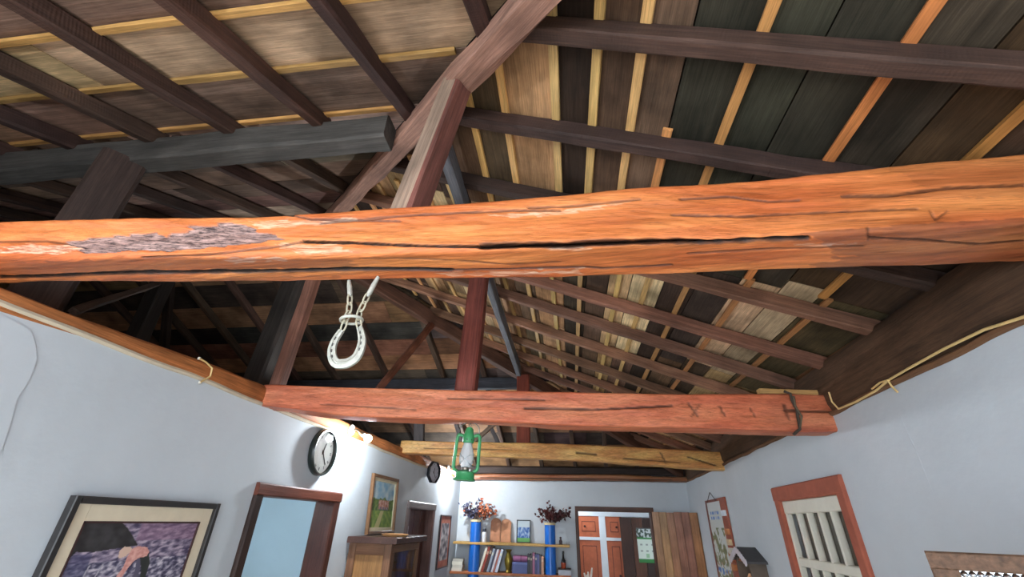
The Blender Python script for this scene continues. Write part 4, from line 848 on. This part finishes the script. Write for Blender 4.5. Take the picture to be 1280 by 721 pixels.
# little house shrine
yc = onRW(944, 685).y; zr_ = 1.90+.035; hr = onRW(944, 684); zr_ = hr.z
ora = thing('house_shrine', 'small wooden house shrine with grey roof and scalloped white trim', 'shrine', MRW @ T(((MRW.inverted() @ hr).x, 0, 0)))
hw, dp, drp = .28, .15, .11
zl = zr_-drp; slope = math.atan2(drp, hw)
for s in (-1, 1):
    q = MB().prism([(0, zr_), (0, zr_-.018), (s*hw, zl-.018), (s*hw, zl)], 0, dp+.04); o = q.build('roof_slope', plain((74, 72, 74), .7, bump=.3), ora); fixn(o)
    MB().box((min(s*.22, s*.20), zl-.55, .0), (max(s*.22, s*.20), zl+.02, dp)).build('side_wall', plain((98, 84, 72), .7, var=.2), ora)
    sc_ = MB()
    for k in range(6):
        x = s*hw*(k+.5)/6; z = zr_-drp*(k+.5)/6; sc_.lathe([(.030, dp+.036), (.030, dp+.046)], 12, T((x, z-.02, 0)))
    sc_.build('scalloped_trim', plain((206, 198, 206), .6), ora)
MB().box((-.21, zl-.56, 0), (.21, zl-.54, dp)).build('floor_board', plain((98, 70, 50)), ora); MB().prism([(-.2, zl-.55), (.2, zl-.55), (.2, zl), (0, zr_-.03), (-.2, zl)], .002, .014).build('back_board', plain((150, 84, 50), .6), ora)
MB().prism([(-.2, zl-.02), (.2, zl-.02), (0, zr_-.04)], dp-.03, dp-.015).build('gable_board', plain((150, 82, 48), .6, var=.2), ora)
for x, hh in ((-.1, .42), (.08, .36)):
    sfig = thing('carved_figure', 'carved %s wooden figure standing inside the house shrine' % ('tall' if hh > .4 else 'short'), 'figurine', MRW @ T(((MRW.inverted() @ hr).x+x, zl-.54, .075)) @ Matrix.Rotation(-math.pi/2, 4, 'X'))
    MB().lathe([(.05, 0), (.055, .03), (.045, hh*.5), (.05, hh*.7), (.02, hh*.78)], 16).build('robe', plain((196, 132, 88), .6), sfig, smooth=True); MB().lathe([(.01, hh*.76), (.028, hh*.84), (.03, hh*.92), (.012, hh)], 14).build('head', plain((214, 160, 120), .6), sfig, smooth=True)
# tall mirror with woven frame at the lower right
m0 = onY(1155, 688, 1.62); m1 = onY(1290, 694.5, 1.50)
ml = thing('standing_mirror', 'tall mirror in a brown woven frame lined with silver beads', 'mirror', Matrix.Identity(4))
ax = (m1-m0); ax.z = 0; ax.normalize(); mw = .52; nrm = ax.cross(Vector((0, 0, 1)))
ml.matrix_world = Matrix(((ax.x, 0, nrm.x, m0.x), (ax.y, 0, nrm.y, m0.y), (0, 1, 0, 0), (0, 0, 0, 1))); mh = m0.z; MWV = plain((96, 70, 52), .7, var=.5, scale=60, bump=.6)
for a, b in [((0, 0, 0), (.06, mh-.044, .03)), ((mw-.06, 0, 0), (mw, mh-.044, .03)), ((0, mh-.044, 0), (mw, mh, .032)), ((.06, 0, 0), (mw-.06, .057, .03))]: stick(ml, 'frame_rail', a, b, (96, 70, 52), MWV)
MB().box((.04, .04, .004), (mw-.04, mh-.04, .012)).build('mirror_glass', plain((200, 206, 210), .04, 1, var=0), ml)
MS_ = plain((210, 212, 216), .15, 1, var=.05); sph = MB().lathe([(.001, -.008), (.006, -.006), (.0085, 0), (.006, .006), (.001, .008)], 10).mesh('bead', True); sph.materials.append(MS_)
for i in range(24): link('bead', sph, None, ml, T((.068+i*.0168, mh-.053, .018)))
for i in range(40):
    for x in (.068, mw-.068): link('bead', sph, None, ml, T((x, mh-.053-.0178*(i+1), .018)))
# cable on the right plate
def rwp(px, py, off): return onRW(px, py, off)
cab_pts = [Vector((xr(-.8)-.03, -.8, 2.60)), Vector((xr(.4)-.03, .4, 2.57))]+[rwp(x, y, .03) for x, y in [(1330, 378), (1280, 396), (1230, 412), (1180, 436), (1140, 458), (1112, 474), (1095, 488), (1070, 502), (1048, 511)]]
MCAB = plain((222, 190, 130), .5)
cbl = thing('cable', 'cream cable running along the dark wall plate to the lantern beam', 'cable'); MB().tube(cab_pts, .006, 8).build('run', MCAB, cbl, smooth=True)
MB().tube([rwp(x, y, .035) for x, y in [(1090, 486), (1100, 478), (1110, 475), (1114, 482), (1122, 490)]], .005, 8).build('loop', MCAB, cbl, smooth=True)
MB().tube([rwp(x, y, .03) for x, y in [(1048, 511), (1040, 502), (1036, 490)]], .005, 8).build('tail', MCAB, cbl, smooth=True)
wl_ = thing('wire_loop', 'short cream wire stapled over the orange wall plate', 'wire'); MB().tube([onX(x, y, XL+.025) for x, y in [(249, 448), (257, 452), (265, 460), (263, 470), (250, 478)]], .005, 8).build('strand', MCAB, wl_, smooth=True)
for x, y in ((249, 448), (250, 478)): MB().lathe([(.008, -.006), (.008, .006)], 8, T(onX(x, y, XL+.02))).build('staple', plain((200, 196, 186)), wl_)
rp = thing('binding_wire', 'dark twisted wire bound round the window end of the lantern beam', 'wire')
yw = 2.98
MB().tube([onY(x, y, yw+.01) for x, y in [(980, 489), (988, 492)]]+[onY(x, y, yw) for x, y in [(990, 500), (996, 512), (998, 525), (1000, 536), (992, 543)]], .009, 6).build('strand', plain((60, 50, 40), .8), rp, smooth=True)
MB().tube([onY(x, y, yw-.004) for x, y in [(992, 495), (994, 508), (1002, 520), (1000, 534)]], .007, 6).build('strand', plain((90, 76, 56), .8), rp, smooth=True)
tag(timber('wood_offcut', onY(948, 490, 3.1), onY(1040, 492, 3.14), .05, .035, color=(214, 166, 104), mat=MBAT), 'pale wood offcut lying on the lantern beam near the window', 'plank')
tag(timber('wooden_peg', onY(1037, 487, 3.0), onY(1049, 516, 3.0), .02, .02, (0, -1, 0), color=(170, 84, 48), mat=MBAT), 'thin orange stick tucked behind the cable at the lantern beam end', 'stick')

# ------------------------------------------------------------------ horseshoe on chains
HY = 1.21
hs = lambda x, y, Y=HY: onY(380+x/5.15, 340+y/5.15, Y)
MHS = plain((168, 168, 158), .45, .1, var=.25, scale=60, bump=.3)
o_ = hs(290, 590); hsr = thing('hanging_horseshoe', 'white painted horseshoe hanging by chains under the thick orange beam', 'horseshoe', T((o_.x, o_.y, o_.z)))
lp = lambda x, y, Y=HY: hs(x, y, Y)-o_
outer = [(243, 375), (205, 430), (182, 490), (183, 545), (205, 585), (245, 592), (290, 582), (335, 550), (362, 500), (375, 440), (368, 390), (358, 355)]
def smooth_path(pts, n=6):
    pts = [Vector(p) for p in pts]; out = []
    for i in range(len(pts)-1):
        p0, p1, p2_, p3 = pts[max(i-1, 0)], pts[i], pts[i+1], pts[min(i+2, len(pts)-1)]
        for k in range(n):
            t_ = k/n; out.append(.5*((2*p1)+(p2_-p0)*t_+(2*p0-5*p1+4*p2_-p3)*t_*t_+(3*p1-p0-3*p2_+p3)*t_**3))
    return out+[pts[-1]]
path = smooth_path([lp(x, y) for x, y in outer]); nP = len(path); vs = []; ctr = sum(path, Vector())/nP
for i, c in enumerate(path):
    d = (path[min(i+1, nP-1)]-path[max(i-1, 0)]).normalized(); side = d.cross(Vector((0, -1, 0))).normalized(); t_ = i/(nP-1); wd = .009+.006*math.sin(math.pi*t_)
    for a, b in [(-wd, -.005), (-wd*.4, -.007), (-wd*.25, -.0035), (wd*.05, -.0035), (wd*.2, -.007), (wd, -.005), (wd, .005), (-wd, .005)]: vs.append(c+side*a+Vector((0, b, 0)))
m = 8; fs = [(i*m+j, i*m+(j+1) % m, (i+1)*m+(j+1) % m, (i+1)*m+j) for i in range(nP-1) for j in range(m)]+[tuple(range(m)), tuple((nP-1)*m+j for j in range(m))]
sh_ = fixn(MB().add(vs, fs).build('shoe', MHS, hsr))
for i in [6, 10, 14, 18, nP-19, nP-15, nP-11, nP-7]: MB().box((-.003, -.0062, -.005), (.003, -.0032, .005), T(path[i])).build('nail_hole', plain((60, 58, 54)), sh_)
def chain(pts, L_=.045):
    pts = [Vector(p) for p in pts]; tot = sum((pts[i+1]-pts[i]).length for i in range(len(pts)-1)); k = max(1, round(tot/(L_*.72)))
    def at(s):
        for i in range(len(pts)-1):
            l = (pts[i+1]-pts[i]).length
            if s <= l or i == len(pts)-2: return pts[i].lerp(pts[i+1], s/l), (pts[i+1]-pts[i]).normalized()
            s -= l
    for i in range(k):
        c, d = at(tot*(i+.5)/k); side = (Vector((1, 0, 0)) if i % 2 == 0 else Vector((.45, .9, 0))); side = (side-d*side.dot(d)).normalized(); a = tot/k*.5+.006; b = .0085; ring = []
        for q in range(16):
            t_ = 2*math.pi*q/16; x = math.cos(t_); y = math.sin(t_); ring.append(c+d*(a*max(-1, min(1, x*1.25)))*.9+side*b*y)
        MB().tube(ring, .0032, 6, closed=True).build('chain_link', plain((176, 170, 148), .5), hsr, smooth=True)
chain([lp(247, 372), lp(262, 330), lp(290, 250), lp(297, 150)]); chain([lp(356, 352), lp(350, 305), lp(358, 260), lp(412, 145)])
for a, b in [((297, 155), (290, 55)), ((408, 158), (478, 30))]:
    ring = [lp(a[0]+(b[0]-a[0])*t_, a[1]+(b[1]-a[1])*t_) for t_ in (0, .15, .6, 1)]
    MB().tube(ring, [.005, .0088, .0088, .006], 10).build('rod', MHS, hsr, smooth=True)
c = lp(306, 308); MB().tube([c+Vector((.0355*math.cos(t_), .030*math.sin(t_), .003*math.cos(t_))) for t_ in [2*math.pi*i/28 for i in range(28)]], .0052, 8, closed=True).build('ring', plain((178, 178, 166), .4), hsr, smooth=True)

# ------------------------------------------------------------------ hurricane lantern
LY = 2.82; lq = lambda x, y: onY(540+x/6.008, 510+y/6.008, LY)
base = lq(240, 545); topz = lq(275, 100).z; Ht = lq(270, 150).z-base.z; hwid = (lq(350, 400)-lq(150, 400)).length/2*.98
ln = thing('kerosene_lantern', 'green hurricane lantern with glass chimney hanging from the reddish beam', 'lantern', T(base) @ Matrix.Rotation(math.radians(2.5), 4, 'Y'))
MG = plain((62, 146, 92), .32, .0, var=.12, scale=30); k = Ht
MB().lathe([(.30*k*.72, 0), (.31*k*.72, .012*k), (.27*k*.72, .05*k), (.27*k*.72, .15*k), (.22*k*.72, .175*k), (.11*k*.72, .19*k)], 32).build('fuel_tank', MG, ln, smooth=True)
MB().lathe([(.07*k, .185*k), (.075*k, .20*k), (.075*k, .235*k), (.05*k, .25*k)], 24).build('burner', plain((130, 120, 110), .35, .8), ln, smooth=True)
MB().lathe([(.028*k, .16*k), (.028*k, .21*k)], 14, T((.12*k, -.1*k, 0))).build('filler_cap', plain((150, 150, 145), .3, .8), ln)
MB().lathe([(.095*k, .25*k), (.135*k, .32*k), (.15*k, .40*k), (.14*k, .50*k), (.105*k, .62*k), (.085*k, .70*k), (.08*k, .70*k), (.10*k, .62*k), (.135*k, .50*k), (.145*k, .40*k), (.13*k, .32*k), (.09*k, .25*k)], 28, caps=False).build('glass_chimney', MMILK, ln, smooth=True)
MB().lathe([(.012*k, .25*k), (.008*k, .33*k)], 10).build('wick', plain((220, 214, 200)), ln)
gw = MB()
for sy in (-1, 1):
    for sgn in (-1, 1): gw.tube([(sgn*.15*k*math.cos(t_), sy*.155*k*abs(math.sin(t_)), (.38+.12*math.cos(t_)*1)*k) for t_ in [i*math.pi/10 for i in range(11)]], .006*k, 6)
gw.build('wire_guard', plain((150, 160, 165), .3, .8), ln)
for s in (-1, 1):
    x = hwid-.02*k; pth = smooth_path([(s*.16*k, 0, .17*k), (s*x*.92, 0, .20*k), (s*x, 0, .28*k), (s*x*.98, 0, .5*k), (s*x*.95, 0, .78*k), (s*x*.82, 0, .86*k), (s*.10*k, 0, .84*k)], 5)
    MB().tube(pth, .034*k, 12).build('side_tube', MG, ln, smooth=True)
MB().lathe([(.095*k, .70*k), (.115*k, .715*k), (.12*k, .79*k), (.115*k, .86*k), (.09*k, .90*k), (.085*k, .97*k), (.06*k, 1.0*k), (.06*k, 1.01*k)], 28).build('hood', MG, ln, smooth=True)
vn = MB()
for i in range(8): vn.lathe([(.013*k, 0), (.013*k, .004*k)], 8, Matrix.Rotation(i*math.pi/4, 4, 'Z') @ T((.118*k, 0, .76*k)) @ Matrix.Rotation(math.pi/2, 4, 'Y'))
vn.build('vent_holes', plain((20, 40, 26)), ln)
MB().tube(smooth_path([(-x*.9, 0, .84*k), (-x*.75, 0, 1.03*k), (-.02, 0, 1.11*k), (.02, 0, 1.11*k), (x*.75, 0, 1.03*k), (x*.9, 0, .84*k)], 5), .008*k, 6).build('bail_handle', plain((150, 155, 150), .3, .8), ln, smooth=True)
MB().tube([(0, 0, 1.0*k), (.03*k, 0, 1.05*k), (0, 0, 1.1*k), (-.02*k, 0, 1.05*k)], .008*k, 6, closed=True).build('lift_ring', plain((120, 125, 120), .3, .8), ln)
MB().tube([(0, 0, 1.105*k), (.0, .0, 1.20*k)], .007*k, 6).build('hook', plain((120, 120, 120), .3, .8), ln)
